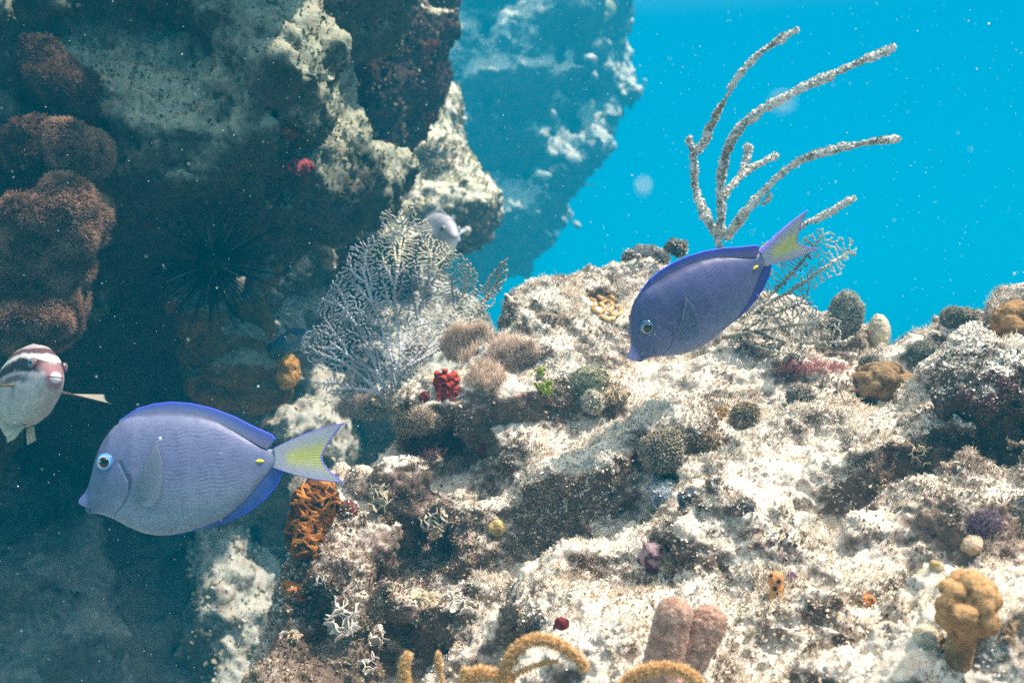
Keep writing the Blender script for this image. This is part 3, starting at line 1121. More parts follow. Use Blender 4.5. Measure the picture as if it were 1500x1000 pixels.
def make_tang(label, tone, deep, height=1.0, stripe=1.0, bright=1.0):
    """laterally flat oval fish; tone = body colours (upper, lower), deep = blue of the fins"""
    xs = np.linspace(140, 1062, 190)
    tx = [140, 150, 170, 190, 202, 215, 240, 290, 350, 400, 500, 600, 700, 780, 850, 920, 980, 1030, 1062]
    ty = [612, 598, 578, 530, 470, 410, 350, 277, 236, 222, 208, 209, 223, 250, 290, 335, 372, 388, 388]
    bx_ = [140, 160, 185, 240, 300, 360, 430, 500, 560, 640, 760, 800, 860, 900, 940, 980, 1010, 1030, 1062]
    by_ = [636, 655, 681, 686, 709, 744, 776, 790, 788, 774, 738, 716, 675, 642, 600, 553, 512, 482, 472]
    wx = [140, 160, 200, 280, 400, 520, 650, 800, 900, 980, 1030, 1062]
    ww = [20, 34, 54, 84, 108, 114, 106, 78, 54, 32, 22, 17]
    top = sm1(np.interp(xs, tx, ty), 4)
    bot = sm1(np.interp(xs, bx_, by_), 4)
    hw = sm1(np.interp(xs, wx, ww), 6) * Z1
    v_, f_ = loft(bX(xs), bZ(top), bZ(bot), hw, 300, 0.9)
    x = 700 - v_[:, 0] / Z1
    y = 480 - v_[:, 2] / Z1
    # relief: gill cover edge, mouth notch, pectoral hollow
    gill = np.interp(y, [440, 520, 580, 640, 690], [350, 392, 390, 355, 300])
    side = np.sign(v_[:, 1])
    amt = np.exp(-((x - gill) / 7) ** 2) * ((y > 430) & (y < 680))
    v_[:, 1] -= side * amt * 0.0011
    mouth = np.exp(-((y - 648 - (x - 150) * 0.35) / 6) ** 2) * (x < 200)
    v_[:, 1] *= 1 - 0.35 * mouth
    v_[:, 0] -= 0.0022 * mouth * (x < 175)
    q = v_ / Z1
    up_c, lo_c, head_c = [np.array(t_) for t_ in tone]
    body_t = sstep(420, 760, y)
    c_ = lerp(up_c, lo_c, body_t)
    c_ = lerp(c_, head_c, sstep(330, 220, x) * sstep(330, 480, y) * 0.85)
    wav = 4.0 * np.sin(x * 0.06 + .9 * noise(q, 0.01, 3)) + 5 * noise(q, 0.008, 4)
    st = 0.5 + 0.5 * np.sin((y + wav + 0.06 * x) * 2 * math.pi / 19)
    reg = np.clip(.45 + 1.6 * noise(q, .02, 71) + .8 * noise(q, .07, 72), .05, 1) * sstep(360, 520, x) * sstep(1010, 800, x) * sstep(250, 330, y) * sstep(690, 520, y)
    c_ = c_ * (1 + (stripe * reg * (st - 0.55) * 0.62)[:, None] * np.array([1.0, 1.0, 0.75]))
    c_ = lerp(c_, np.array([.50, .53, .55]), sstep(-4, 18, (y - np.interp(x, bx_, by_)) + 22) * sstep(190, 260, x) * sstep(800, 500, x) * 0.55)
    c_ = lerp(c_, np.array([.05, .055, .12]), np.clip(amt * 0.55, 0, 1))
    c_ = lerp(c_, np.array([.03, .035, .07]), np.exp(-((x - np.interp(y, [490, 525, 560], [392, 402, 395])) / 9) ** 2) * ((y > 488) & (y < 560)) * 0.7 * (0.6 + 0.4 * np.sin(y * 0.5)))
    blot = noise(q, .018, 61) * .5 + noise(q, .05, 62) * .35 + noise(q, .16, 63) * .35
    c_ = c_ * (1 + .20 * blot)[:, None]
    lip = sstep(196, 165, x)
    c_ = lerp(c_, np.array([.33, .30, .66]), lip * (y < 650) * 0.85)
    c_ = lerp(c_, np.array([.58, .52, .55]), lip * (y >= 655) * 0.8)
    c_ = lerp(c_, np.array([.03, .03, .06]), np.clip(mouth * 0.7, 0, 1))
    c_ = lerp(c_, np.array([.30, .34, .44]), sstep(985, 1050, x) * 0.6)
    c_ = lerp(c_, up_c * 0.42, np.exp(-((y - np.interp(x, tx, ty) - 7) / 6) ** 2) * sstep(380, 470, x) * sstep(960, 820, x) * 0.75)
    v_[:, 2] *= height
    o = link('blue_tang', new_mesh('blue_tang', v_, f_, np.clip(c_, 0, 1)), M_FISH, label=label, cat='fish')
    deep = np.array(deep)
    edge_c = np.array([.06, .10, .80])

    def pts(l):
        return [(float(bX(a)), float(bZ(b)) * height) for a, b in l]

    def dors(u, w):
        c = lerp(up_c * np.array([.85, .9, .85]), deep, sstep(.1, .8, w))
        c = c * (0.95 + 0.10 * np.sin(u * 90 * math.pi + w * 2))[:, None]
        c = lerp(c, np.array([.10, .08, .16]), sstep(.75, 1, u) * (1 - w) * 0.7)
        return np.clip(lerp(c, edge_c, sstep(.86, .97, w)), 0, 1)
    b = pts([(320, 258), (400, 226), (500, 212), (600, 213), (700, 228), (780, 255), (850, 294), (920, 338), (980, 374), (1012, 386)])
    e = pts([(318, 244), (400, 187), (480, 164), (560, 156), (650, 163), (750, 187), (850, 226), (950, 278), (1030, 314), (1052, 336)])
    v1, f1, c1 = fin(b, e, .0035, .0005, 150, 24, rays=45, ray_amp=.00016, colf=dors)
    link('dorsal_fin', new_mesh('dorsal_fin', v1, f1, c1), M_FIN, o)

    def anal(u, w):
        c = lerp(deep * np.array([1.2, 1.2, .95]), deep * np.array([.5, 1.1, 1.2]), w)
        c = c * (0.95 + 0.10 * np.sin(u * 70 * math.pi))[:, None]
        return np.clip(lerp(c, edge_c, sstep(.85, .97, w)), 0, 1)
    b = pts([(745, 740), (800, 712), (860, 671), (900, 638), (940, 596), (985, 545), (1015, 505), (1035, 478)])
    e = pts([(735, 756), (790, 744), (850, 724), (930, 684), (1000, 628), (1055, 565), (1090, 492), (1084, 480)])
    v1, f1, c1 = fin(b, e, .003, .0005, 110, 18, rays=35, ray_amp=.00016, colf=anal)
    link('anal_fin', new_mesh('anal_fin', v1, f1, c1), M_FIN, o)
    b = pts([(520, 782), (600, 772), (690, 755), (750, 738)])
    e = pts([(530, 793), (610, 784), (690, 765), (762, 742)])
    v1, f1, c1 = fin(b, e, .0035, .0012, 40, 8, rays=3, ray_amp=0, colf=lambda u, w: lerp(np.array([.06, .10, .55]), np.array([.05, .13, .72]), w))
    link('pelvic_fin', new_mesh('pelvic_fin', v1, f1, c1), M_FIN, o)

    def tail(u, w):
        mid_ = np.exp(-((u - 0.5) / 0.23) ** 2)
        c = lerp(np.array([.36, .38, .48]), np.array([.50, .52, .17]), np.clip(mid_ * sstep(.12, .35, w) * 1.1, 0, 1))
        c = c * (0.97 + 0.05 * np.sin(u * 46 * math.pi))[:, None]
        ed = np.maximum(sstep(.93, .99, w), sstep(.035, .0, np.minimum(u, 1 - u)))
        return np.clip(lerp(c, np.array([.14, .10, .62]), ed * 0.85), 0, 1)
    b = pts([(1040, 382), (1046, 410), (1048, 432), (1046, 455), (1040, 474)])
    e = pts([(1380, 261), (1345, 300), (1312, 345), (1285, 390), (1273, 420), (1272, 440), (1284, 466), (1310, 495), (1345, 525), (1380, 553)])
    nu, nv = 96, 48
    v1, f1, c1 = fin(b, e, .0042, .0005, nu, nv, rays=23, ray_amp=.00012, colf=tail)
    # the two outer rays bow outwards
    uu = np.tile(np.repeat(np.linspace(-1, 1, nu), nv), 2)
    wv = np.tile(np.tile(np.linspace(0, 1, nv), nu), 2)
    v1[:, 2] += -np.sign(uu) * np.abs(uu) ** 3 * np.sin(wv * math.pi) * 0.0032 * height
    link('tail_fin', new_mesh('tail_fin', v1, f1, c1), M_FIN, o)
    # spine patch on the tail stalk, one on each side
    for s_ in (1, -1):
        v2, f2 = ICO[3]
        v2 = v2 * np.array([24, 10, 9]) * Z1
        link('tail_spine', new_mesh('tail_spine', v2 + [float(bX(975)), s_ * 29 * Z1, float(bZ(441)) * height], f2, np.tile([.72, .66, .05], (len(v2), 1))), M_FIN, o)

        def pec(u, w):
            c = lerp(lo_c * .9, lo_c * .72 + up_c * .2, w)
            c = c * (0.95 + 0.10 * np.sin(u * 30 * math.pi))[:, None]
            return np.clip(lerp(c, np.array([.30, .32, .26]), sstep(.08, 0, u) * .8), 0, 1)
        b = pts([(396, 590), (406, 612), (430, 630)])
        e = pts([(520, 345), (545, 430), (545, 520), (530, 600), (500, 640)])

        def yo(U_, W_, s=s_):
            return s * (0.0205 + 0.0040 * W_ + 0.002 * np.sin(W_ * 3))
        v1, f1, c1 = fin(b, e, .0009, .0003, 60, 24, yoff=yo, rays=15, ray_amp=.0001, colf=pec)
        link('pectoral_fin', new_mesh('pectoral_fin', v1, f1, c1), M_VEIL, o)
        ve, fe, ce = eye_mesh(43 * Z1, [(0, (.5, .5, .5)), (.60, (.62, .63, .60)), (.70, (.45, .55, .62)), (.76, (.08, .30, .60)), (.84, (.10, .38, .66)), (.92, (.04, .18, .48)), (1, (.08, .14, .34))])
        ce = ce * bright
        vp, fp, cp = eye_mesh(24 * Z1, [(0, (0, 0, 0)), (1, (0, 0, 0))], 0.5)
        yb = np.interp(274, wx, ww) * Z1 * 0.93
        R = np.array(Matrix.Rotation(math.radians(-17 * s_), 3, 'Z'))
        for (vv_, ff_, cc_, yy_, nm, mt, par) in ((ve, fe, ce, yb + .0004, 'eye', M_EYE, o), (vp, fp, cp, yb + .0040, 'pupil', M_BLACK, None)):
            vv_ = (vv_ * np.array([1, s_, 1])) @ R.T + np.array([float(bX(274)), s_ * yy_, float(bZ(433)) * height])
            if s_ < 0:
                ff_ = [t_[::-1] for t_ in ff_]
            ob = link(nm, new_mesh(nm, vv_, ff_, cc_), mt, par if par else eyeo)
            if nm == 'eye':
                eyeo = ob
    return o


t1 = make_tang('pale blue fish swimming left in front of the dark wall, with a yellow tail',
               ((.135, .160, .300), (.255, .325, .41), (.115, .17, .27)), (.05, .085, .33))
place(t1, P(80 + 700 / 3.26, 540 + 480 / 3.26, 1.05), (-1, -0.10, 0.0), (0, 0.02, 1))
t2 = make_tang('violet blue fish tilted head down above the reef crest, beside the branching sea rod',
               ((.088, .094, .225), (.155, .195, .34), (.078, .10, .21)), (.045, .045, .29), 0.84, 1.2, .45)
place(t2, P(1041, 430, 1.17), (-0.88, -0.12, -0.45), (-0.40, -0.42, 0.80), 0.97)


def body_fish(name, label, L, prof, colf, M=72, n=120):
    s_ = np.linspace(0, 1, n)
    top = sm1(np.interp(s_, prof[0], prof[1]), 3) * L
    bot = sm1(np.interp(s_, prof[0], prof[2]), 3) * L
    hw = sm1(np.interp(s_, prof[0], prof[3]), 3) * L
    v_, f_ = loft(-s_ * L, top, bot, hw, M, 0.92)
    sN = np.clip(-v_[:, 0] / L, 0, 1)
    mid = np.interp(sN, s_, (top + bot) / 2)
    hh = np.interp(sN, s_, (top - bot) / 2)
    return v_, f_, sN, (v_[:, 2] - mid) / np.maximum(hh, 1e-5)


# striped fish facing the camera at the left edge
PROF = ([0, .012, .035, .08, .15, .25, .36, .5, .65, .78, .86, .92, 1.0],
        [-.012, .008, .026, .070, .130, .178, .200, .200, .172, .115, .072, .058, .062],
        [-.030, -.050, -.070, -.108, -.158, -.205, -.225, -.22, -.18, -.115, -.072, -.058, -.062],
        [.014, .030, .044, .064, .088, .106, .112, .106, .084, .055, .034, .022, .016])
L = 0.20
v_, f_, sN, zt = body_fish('striped_parrotfish', '', L, PROF, None)
zz_ = v_[:, 2] / L
qn = noise(v_, 120, 31) * 0.009 + noise(v_, 420, 33) * 0.005
ribbon = zz_ + qn
# bands follow the back: height measured between snout line and back
tt = ribbon - np.interp(sN, [0, .05, .12, .3, .6, 1], [-.008, .012, .035, .06, .05, 0])
cream, dark, brown, pink = np.array([.42, .40, .385]), np.array([.012, .011, .014]), np.array([.10, .055, .07]), np.array([.30, .13, .17])
c_ = np.tile(cream, (len(v_), 1))
c_ = lerp(c_, np.array([.42, .42, .38]), sstep(-.08, -.16, ribbon))
c_ = c_ * (1 + .22 * noise(v_, 90, 34) + .16 * noise(v_, 300, 35))[:, None]
c_ = lerp(c_, dark * 1.6, sstep(-.080, -.070, tt) * sstep(-.040, -.048, tt) * sstep(.10, .2, sN) * .8)
c_ = lerp(c_, np.array([.42, .38, .40]), sstep(-.046, -.04, tt) * sstep(-.018, -.026, tt))
c_ = lerp(c_, dark, sstep(-.026, -.018, tt) * sstep(.050, .044, tt) * sstep(.05, .11, sN))
c_ = lerp(c_, np.array([.22, .10, .12]), sstep(-.012, .0, tt) * sstep(.045, .035, tt) * sstep(.15, .05, sN) * .9)
c_ = lerp(c_, np.array([.74, .72, .70]), sstep(.040, .048, tt) * sstep(.075, .066, tt))
c_ = lerp(c_, brown, sstep(.070, .078, tt))
c_ = lerp(c_, np.array([.50, .46, .48]), sstep(.150, .158, zz_) * sstep(.05, .12, sN) * .7 * (np.abs(v_[:, 1]) < .012))
c_ = lerp(c_, pink, sstep(.055, .025, sN) * sstep(.05, .02, zz_) * .8)
c_ = lerp(c_, np.array([.82, .74, .72]), sstep(.016, .008, sN) * .95)
mouth_ = np.exp(-((zz_ + .021) / .0035) ** 2) * sstep(.034, .02, sN)
c_ = lerp(c_, np.array([.06, .02, .03]), np.clip(mouth_ * 1.1, 0, 1))
pf = link('striped_parrotfish', new_mesh('striped_parrotfish', v_, f_, np.clip(c_, 0, 1)), M_FISH,
          label='white bellied fish with black and white head stripes facing the camera at the left edge', cat='fish')


def gold(u, w):
    c = lerp(np.array([.55, .32, .14]), np.array([.34, .30, .16]), w)
    c = lerp(c, np.array([.25, .26, .28]), sstep(.1, .5, u) * .6)
    return c * (0.8 + 0.3 * np.sin(u * 24 * math.pi))[:, None]


for s_ in (1, -1):
    base = [(-.30 * L, -.030 * L), (-.315 * L, -.045 * L)]
    n = 60

    def yo(U_, W_, s=s_):
        return s * (.100 * L + .30 * L * W_)
    v1, f1, c1 = fin([(-.27 * L, -.035 * L), (-.30 * L, -.05 * L)], [(-.29 * L, -.068 * L), (-.34 * L, -.06 * L), (-.40 * L, -.03 * L), (-.42 * L, .0 * L)], .0016, .0004, 48, 20, yoff=yo, rays=12, ray_amp=.0004, colf=gold)
    link('pectoral_fin', new_mesh('pectoral_fin', v1, f1, c1), M_FIN, pf)
    ve, fe, ce = eye_mesh(.027 * L, [(0, (.02, .05, .08)), (.35, (.02, .10, .16)), (.5, (.10, .28, .42)), (.62, (.25, .12, .10)), (.85, (.18, .08, .08)), (1, (.08, .04, .04))], .6)
    R = np.array(Matrix.Rotation(math.radians(-28 * s_), 3, 'Z'))
    ve = (ve * np.array([1, s_, 1])) @ R.T + np.array([-.135 * L, s_ * .077 * L, .058 * L])
    eo = link('eye', new_mesh('eye', ve, fe if s_ > 0 else [q[::-1] for q in fe], ce), M_EYE, pf)
    vp, fp, cp = eye_mesh(.010 * L, [(0, (0, 0, 0)), (1, (0, 0, 0))], .6)
    vp = (vp * np.array([1, s_, 1])) @ R.T + np.array([-.130 * L, s_ * .0865 * L, .058 * L])
    link('pupil', new_mesh('pupil', vp, fp if s_ > 0 else [q[::-1] for q in fp], cp), M_BLACK, eo)
pale = lambda u, w: lerp(np.array([.40, .40, .28]), np.array([.50, .48, .36]), w) * (0.85 + 0.2 * np.sin(u * 40 * math.pi))[:, None]
v1, f1, c1 = fin([(-.22 * L, .165 * L), (-.4 * L, .196 * L), (-.6 * L, .178 * L), (-.78 * L, .105 * L)], [(-.24 * L, .172 * L), (-.4 * L, .212 * L), (-.6 * L, .20 * L), (-.82 * L, .13 * L)], .002, .0005, 80, 12, rays=20, ray_amp=.0003, colf=pale)
link('dorsal_fin', new_mesh('dorsal_fin', v1, f1, c1), M_FIN, pf)
v1, f1, c1 = fin([(-.5 * L, -.21 * L), (-.65 * L, -.17 * L), (-.8 * L, -.10 * L)], [(-.54 * L, -.27 * L), (-.68 * L, -.24 * L), (-.85 * L, -.14 * L)], .002, .0005, 60, 10, rays=14, ray_amp=.0003, colf=pale)
link('anal_fin', new_mesh('anal_fin', v1, f1, c1), M_FIN, pf)
v1, f1, c1 = fin([(-.98 * L, .058 * L), (-.985 * L, 0), (-.98 * L, -.058 * L)], [(-1.2 * L, .12 * L), (-1.17 * L, 0), (-1.2 * L, -.12 * L)], .002, .0005, 50, 14, rays=14, ray_amp=.0003, colf=pale)
link('tail_fin', new_mesh('tail_fin', v1, f1, c1), M_FIN, pf)
for s_ in (1, -1):
    v1, f1, c1 = fin([(-.33 * L, -.222 * L), (-.40 * L, -.222 * L)], [(-.36 * L, -.29 * L), (-.47 * L, -.30 * L), (-.50 * L, -.25 * L)], .0015, .0005, 24, 10, yoff=lambda U_, W_, s=s_: s * (.02 * L + .03 * L * W_), rays=6, ray_amp=.0003, colf=pale)
    link('pelvic_fin', new_mesh('pelvic_fin', v1, f1, c1), M_FIN, pf)
place(pf, P(84, 546, .98), (0.66, -0.72, 0.16), (0.04, 0.2, 1), 0.92)

# two small fish beyond the sea fan
for (nm, lb, Ls, pos, fw, upc, loc_, fc, hs) in (
        ('grey_fish', 'pale grey fish peeping over the top of the white sea fan, facing the camera', .26, P(668, 344, 2.6), (.42, -.88, -.10), (.42, .42, .50), (.60, .60, .64), (.40, .42, .46), 1.0),
        ('small_blue_fish', 'tiny blue fish half hidden behind the left edge of the white sea fan', .115, P(462, 483, 1.95), (.80, -.25, .35), (.10, .20, .36), (.22, .30, .36), (.25, .24, .20), .75)):
    v_, f_, sN, zt = body_fish(nm, lb, Ls, PROF, None, 40, 60)
    v_[:, 2] *= hs
    c_ = lerp(np.array(loc_), np.array(upc), sstep(-.5, .6, zt)) * (1 + 0.25 * noise(v_, 60, 51))[:, None]
    c_ = lerp(c_, np.array([.10, .11, .14]), np.exp(-((sN - .17) / .012) ** 2) * .5)
    c_ = lerp(c_, np.array([.30, .22, .18]), np.exp(-((v_[:, 2] / Ls + .02) / .012) ** 2) * sstep(.03, .01, sN))
    fo = link(nm, new_mesh(nm, v_, f_, np.clip(c_, 0, 1)), M_FISH, label=lb, cat='fish')
    fcf = lambda u, w, fc=fc: lerp(np.array(fc), np.array(fc) * 1.2, w)
    for s_ in (1, -1):
        v1, f1, c1 = fin([(-.27 * Ls, -.02 * Ls), (-.29 * Ls, -.05 * Ls)], [(-.28 * Ls, .05 * Ls), (-.40 * Ls, .06 * Ls), (-.44 * Ls, 0), (-.42 * Ls, -.06 * Ls)], .003, .0008, 24, 10, yoff=lambda U_, W_, s=s_: s * (.10 * Ls + .12 * Ls * W_), rays=6, ray_amp=.0004, colf=fcf)
        link('pectoral_fin', new_mesh('pectoral_fin', v1, f1, c1), M_FIN, fo)
        ve, fe, ce = eye_mesh(.036 * Ls, [(0, (.01, .01, .01)), (.55, (.01, .01, .01)), (.62, (.45, .45, .42)), (.9, (.30, .30, .32)), (1, (.1, .1, .1))], .6)
        R = np.array(Matrix.Rotation(math.radians(-28 * s_), 3, 'Z'))
        ve = (ve * np.array([1, s_, 1])) @ R.T + np.array([-.135 * Ls, s_ * .077 * Ls, .05 * Ls * hs])
        link('eye', new_mesh('eye', ve, fe if s_ > 0 else [q[::-1] for q in fe], ce), M_EYE, fo)
    v1, f1, c1 = fin([(-.20 * Ls, .15 * Ls * hs), (-.4 * Ls, .195 * Ls * hs), (-.6 * Ls, .178 * Ls * hs), (-.78 * Ls, .105 * Ls * hs)], [(-.24 * Ls, .18 * Ls * hs), (-.4 * Ls, .235 * Ls * hs), (-.6 * Ls, .22 * Ls * hs), (-.82 * Ls, .14 * Ls * hs)], .003, .0008, 40, 8, rays=14, ray_amp=.0004, colf=fcf)
    link('dorsal_fin', new_mesh('dorsal_fin', v1, f1, c1), M_FIN, fo)
    v1, f1, c1 = fin([(-.98 * Ls, .05 * Ls), (-.985 * Ls, 0), (-.98 * Ls, -.05 * Ls)], [(-1.28 * Ls, .17 * Ls), (-1.16 * Ls, 0), (-1.28 * Ls, -.17 * Ls)], .003, .0008, 30, 10, rays=10, ray_amp=.0004, colf=fcf)
    link('tail_fin', new_mesh('tail_fin', v1, f1, c1), M_FIN, fo)
    place(fo, pos, fw, (0, 0, 1))

# ------------------------------------------------------------------ sea fans (grown branch by branch)
def inside(poly, q):
    x, y = q[:, 0], q[:, 1]
    r = np.zeros(len(q), bool)
    n = len(poly)
    for i in range(n):
        x0, y0 = poly[i]
        x1, y1 = poly[(i + 1) % n]
        m = ((y0 > y) != (y1 > y)) & (x < (x1 - x0) * (y - y0) / (y1 - y0 + 1e-12) + x0)
        r ^= m
    return r


def grow(poly, roots, spacing, step, seed, di=60, mains=(), side_mains=False):
    """space colonisation inside a pixel outline; returns nodes, parents"""
    rng = np.random.default_rng(seed)
    poly = np.array(poly, float)
    lo_, hi_ = poly.min(0), poly.max(0)
    q = rng.uniform(lo_, hi_, (60000, 2))
    q = q[inside(poly, q)]
    cell = {}
    att = []
    for a in q:                      # evenly spread targets
        k_ = (int(a[0] / spacing), int(a[1] / spacing))
        ok = True
        for i in (-1, 0, 1):
            for j in (-1, 0, 1):
                for b in cell.get((k_[0] + i, k_[1] + j), ()):
                    if (a[0] - b[0]) ** 2 + (a[1] - b[1]) ** 2 < (spacing * .8) ** 2:
                        ok = False
        if ok:
            cell.setdefault(k_, []).append(a)
            att.append(a)
    att = np.array(att)
    nodes = [np.array(r_, float) for r_ in roots]
    par = [-1] * len(roots)
    for mline in mains:
        pl = resample(catmull(mline, 8), step)
        last = int(np.argmin([np.linalg.norm(pl[0] - n_) for n_ in nodes]))
        for a in pl[1:]:
            nodes.append(a)
            par.append(last)
            last = len(nodes) - 1
    if side_mains:
        for mline in mains:
            pl = resample(catmull(mline, 8), step)
            for q_ in range(int(16 / step), len(pl) - 4, int(15 / step)):
                tv = pl[q_] - pl[q_ - 2]
                tv /= np.linalg.norm(tv)
                sg = 1 if (q_ // int(15 / step)) % 2 else -1
                an = sg * rng.uniform(.5, .8)
                dv = np.array([tv[0] * math.cos(an) - tv[1] * math.sin(an), tv[0] * math.sin(an) + tv[1] * math.cos(an)])
                last = int(np.argmin(((np.array(nodes) - pl[q_]) ** 2).sum(1)))
                a = nodes[last]
                for _ in range(int(rng.uniform(16, 46) / step)):
                    dv = dv * .96 + tv * .04 + rng.normal(0, .06, 2)
                    dv /= np.linalg.norm(dv)
                    a = a + dv * step
                    if not inside(poly, a[None])[0] or (((np.array(nodes)[:-8] - a) ** 2).sum(1).min() < 9 and _ > 6):
                        break
                    nodes.append(a)
                    par.append(last)
                    last = len(nodes) - 1
    best = np.full(len(att), 1e9)
    who = np.zeros(len(att), int)
    N = np.array(nodes)
    D = np.linalg.norm(att[:, None] - N[None], axis=2)
    best = D.min(1)
    who = D.argmin(1)
    alive = np.ones(len(att), bool)
    tries = np.zeros(len(att), int)
    for it in range(400):
        m = alive & (best < di)
        if not m.any():
            break
        N = np.array(nodes)
        new, newp, tgt = [], [], []
        vec = att[m] - N[who[m]]
        dist = np.linalg.norm(vec, axis=1)
        dirs = vec / (dist[:, None] + 1e-9)
        acc = {}
        for w_, d_, e_, a_ in zip(who[m], dirs, dist, np.nonzero(m)[0]):
            acc.setdefault(w_, []).append((e_, d_, a_))
        for w_, ds in acc.items():
            best_ = min(ds, key=lambda q_: q_[0])
            near_ = best_[1]
            tgt.append(best_[2])
            d_ = np.sum([q_[1] for q_ in ds if q_[1] @ near_ > .55], 0) + near_ * .5
            if par[w_] >= 0:
                back = N[w_] - N[par[w_]]
                d_ = d_ / np.linalg.norm(d_) + .75 * back / (np.linalg.norm(back) + 1e-9)
            d_ = d_ / np.linalg.norm(d_) + rng.normal(0, .28, 2)
            new.append(N[w_] + d_ / np.linalg.norm(d_) * step)
            newp.append(w_)
        b0 = len(nodes)
        nodes.extend(new)
        par.extend(newp)
        new = np.array(new)
        D = np.linalg.norm(att[:, None] - new[None], axis=2)
        j = D.argmin(1)
        dm = D[np.arange(len(att)), j]
        up_ = dm < best
        best[up_] = dm[up_]
        who[up_] = b0 + j[up_]
        alive &= best > max(step * 1.5, spacing * .55)
        for i_, p_ in zip(tgt, new):        # a target nobody gets closer to is given up
            tries[i_] += 1
            if tries[i_] > 3 and np.linalg.norm(att[i_] - p_) > best[i_] + step * .3:
                alive[i_] = False
            elif tries[i_] > 40:
                alive[i_] = False
        if len(nodes) > 20000:
            break
    return np.array(nodes), np.array(par)


def fan_mesh(nodes, par, to3, rtip, rmax, power, colf, sides=5, links=0.0, rng=None, jit=0.0):
    n = len(nodes)
    acc = np.zeros(n)
    kids = np.zeros(n, int)
    for i in range(n):
        if par[i] >= 0:
            kids[par[i]] += 1
    for i in range(n - 1, -1, -1):
        if kids[i] == 0:
            acc[i] = 1
        if par[i] >= 0:
            acc[par[i]] += acc[i]
    rad = np.minimum(rtip * acc ** power, rmax)
    p3 = to3(nodes)
    if jit:
        p3[:, 1] += rng.normal(0, jit, n)
    segs = [(i, par[i], rad[i], rad[i] if rad[par[i]] > 2.2 * rad[i] else rad[par[i]]) for i in range(n) if par[i] >= 0]
    if links:
        kd = KDTree(n)
        for i, a in enumerate(nodes):
            kd.insert((a[0], a[1], 0), i)
        kd.balance()
        for i in range(n):
            if kids[i] == 0:
                for co, j, d_ in kd.find_n((nodes[i][0], nodes[i][1], 0), 14):
                    if d_ < links * 0.3:
                        continue
                    if d_ > links:
                        break
                    a, anc, h_ = i, False, 0
                    while a >= 0 and h_ < 8:
                        if a == j:
                            anc = True
                        a = par[a]
                        h_ += 1
                    if not anc:
                        segs.append((i, j, rtip, rtip))
                        break
    S = np.array([(a, b) for a, b, _, _ in segs])
    ra = np.array([q[2] for q in segs])
    rb = np.array([q[3] for q in segs])
    A, B = p3[S[:, 0]], p3[S[:, 1]]
    d = B - A
    Ln = np.linalg.norm(d, axis=1)[:, None] + 1e-9
    d /= Ln
    A = A - d * ra[:, None] * .6
    B = B + d * rb[:, None] * .4
    u = np.cross(d, [0.1, 1, 0.05])
    u /= np.linalg.norm(u, axis=1)[:, None]
    w = np.cross(d, u)
    m = len(segs)
    V = np.empty((m, 2 * sides + 2, 3))
    for k_ in range(sides):
        a = 2 * math.pi * k_ / sides
        off = u * math.cos(a) + w * math.sin(a)
        V[:, k_] = A + off * ra[:, None]
        V[:, sides + k_] = B + off * rb[:, None]
    V[:, 2 * sides] = A - d * ra[:, None] * .5
    V[:, 2 * sides + 1] = B + d * rb[:, None] * .5
    t = []
    for k_ in range(sides):
        q = (k_ + 1) % sides
        t += [(k_, q, sides + q), (k_, sides + q, sides + k_), (q, k_, 2 * sides), (sides + k_, sides + q, 2 * sides + 1)]
    t = np.array(t)
    F = (np.arange(m)[:, None, None] * (2 * sides + 2) + t[None]).reshape(-1, 3)
    C = np.repeat(colf(nodes[S[:, 0]], ra), 2 * sides + 2, 0)
    return V.reshape(-1, 3), F, C


M_FAN = attr_mat('sea_fan_skin', 0.85, 0.1, (900, .0006), 0.25, 400)
FAN1 = [(572, 588), (545, 566), (515, 585), (478, 578), (468, 560), (500, 545), (462, 541), (440, 516), (440, 500), (456, 480), (474, 470), (462, 452), (478, 430), (490, 405), (508, 385), (512, 362),
        (535, 350), (556, 338), (556, 310), (572, 305), (578, 318), (592, 300), (606, 302), (610, 322), (626, 318), (634, 335), (630, 350), (650, 352), (668, 365), (690, 384), (700, 398), (704, 420),
        (722, 396), (742, 376), (746, 388), (740, 412), (733, 428), (726, 440), (716, 456), (700, 476), (665, 500), (630, 525), (600, 560)]
DF = 1.50


def to3_fan1(nd):
    px, py = nd[:, 0], nd[:, 1]
    d = DF + 0.06 * ((px - 580) / 150) ** 2 - 0.05 * (585 - py) / 280 + 0.02 * np.sin(px * .03) + 0.012 * np.sin(py * .045 + px * .02)
    return np.stack([(px - 750) * K * d, d, (500 - py) * K * d], 1)


mains = [[(574, 600), (584, 560), (586, 500), (578, 440), (584, 380), (590, 330)], [(574, 596), (556, 552), (520, 528), (490, 505)], [(584, 560), (566, 500), (545, 440), (530, 390)],
         [(556, 552), (535, 500), (510, 460), (490, 440)], [(586, 520), (610, 470), (625, 420), (640, 375)], [(588, 545), (630, 500), (665, 455), (690, 410)], [(600, 535), (650, 505), (700, 455), (735, 400)],
         [(574, 596), (540, 560), (500, 530), (455, 515)], [(560, 575), (520, 570), (490, 572)]]
nodes, par = grow(FAN1, [(574, 600)], 2.6, 1.5, 3, 70, mains, True)


def colfan1(q, r_):
    t = np.clip((q[:, 0] - 440) / 300, 0, 1) * .6 + np.clip((560 - q[:, 1]) / 260, 0, 1) * .4
    h_ = np.stack([q[:, 0], q[:, 1], 0 * q[:, 0]], 1)
    n_ = noise(h_, .02, 7) + .6 * noise(h_, .2, 8)
    c = lerp(np.array([.54, .53, .55]), np.array([.58, .53, .40]), sstep(.45, .75, t + n_ * .35))
    c = lerp(c, np.array([.20, .16, .26]), np.exp(-((q[:, 0] - 592) / 16) ** 2 - ((q[:, 1] - 430) / 34) ** 2) * .75)
    return c * (0.9 + .5 * n_)[:, None]


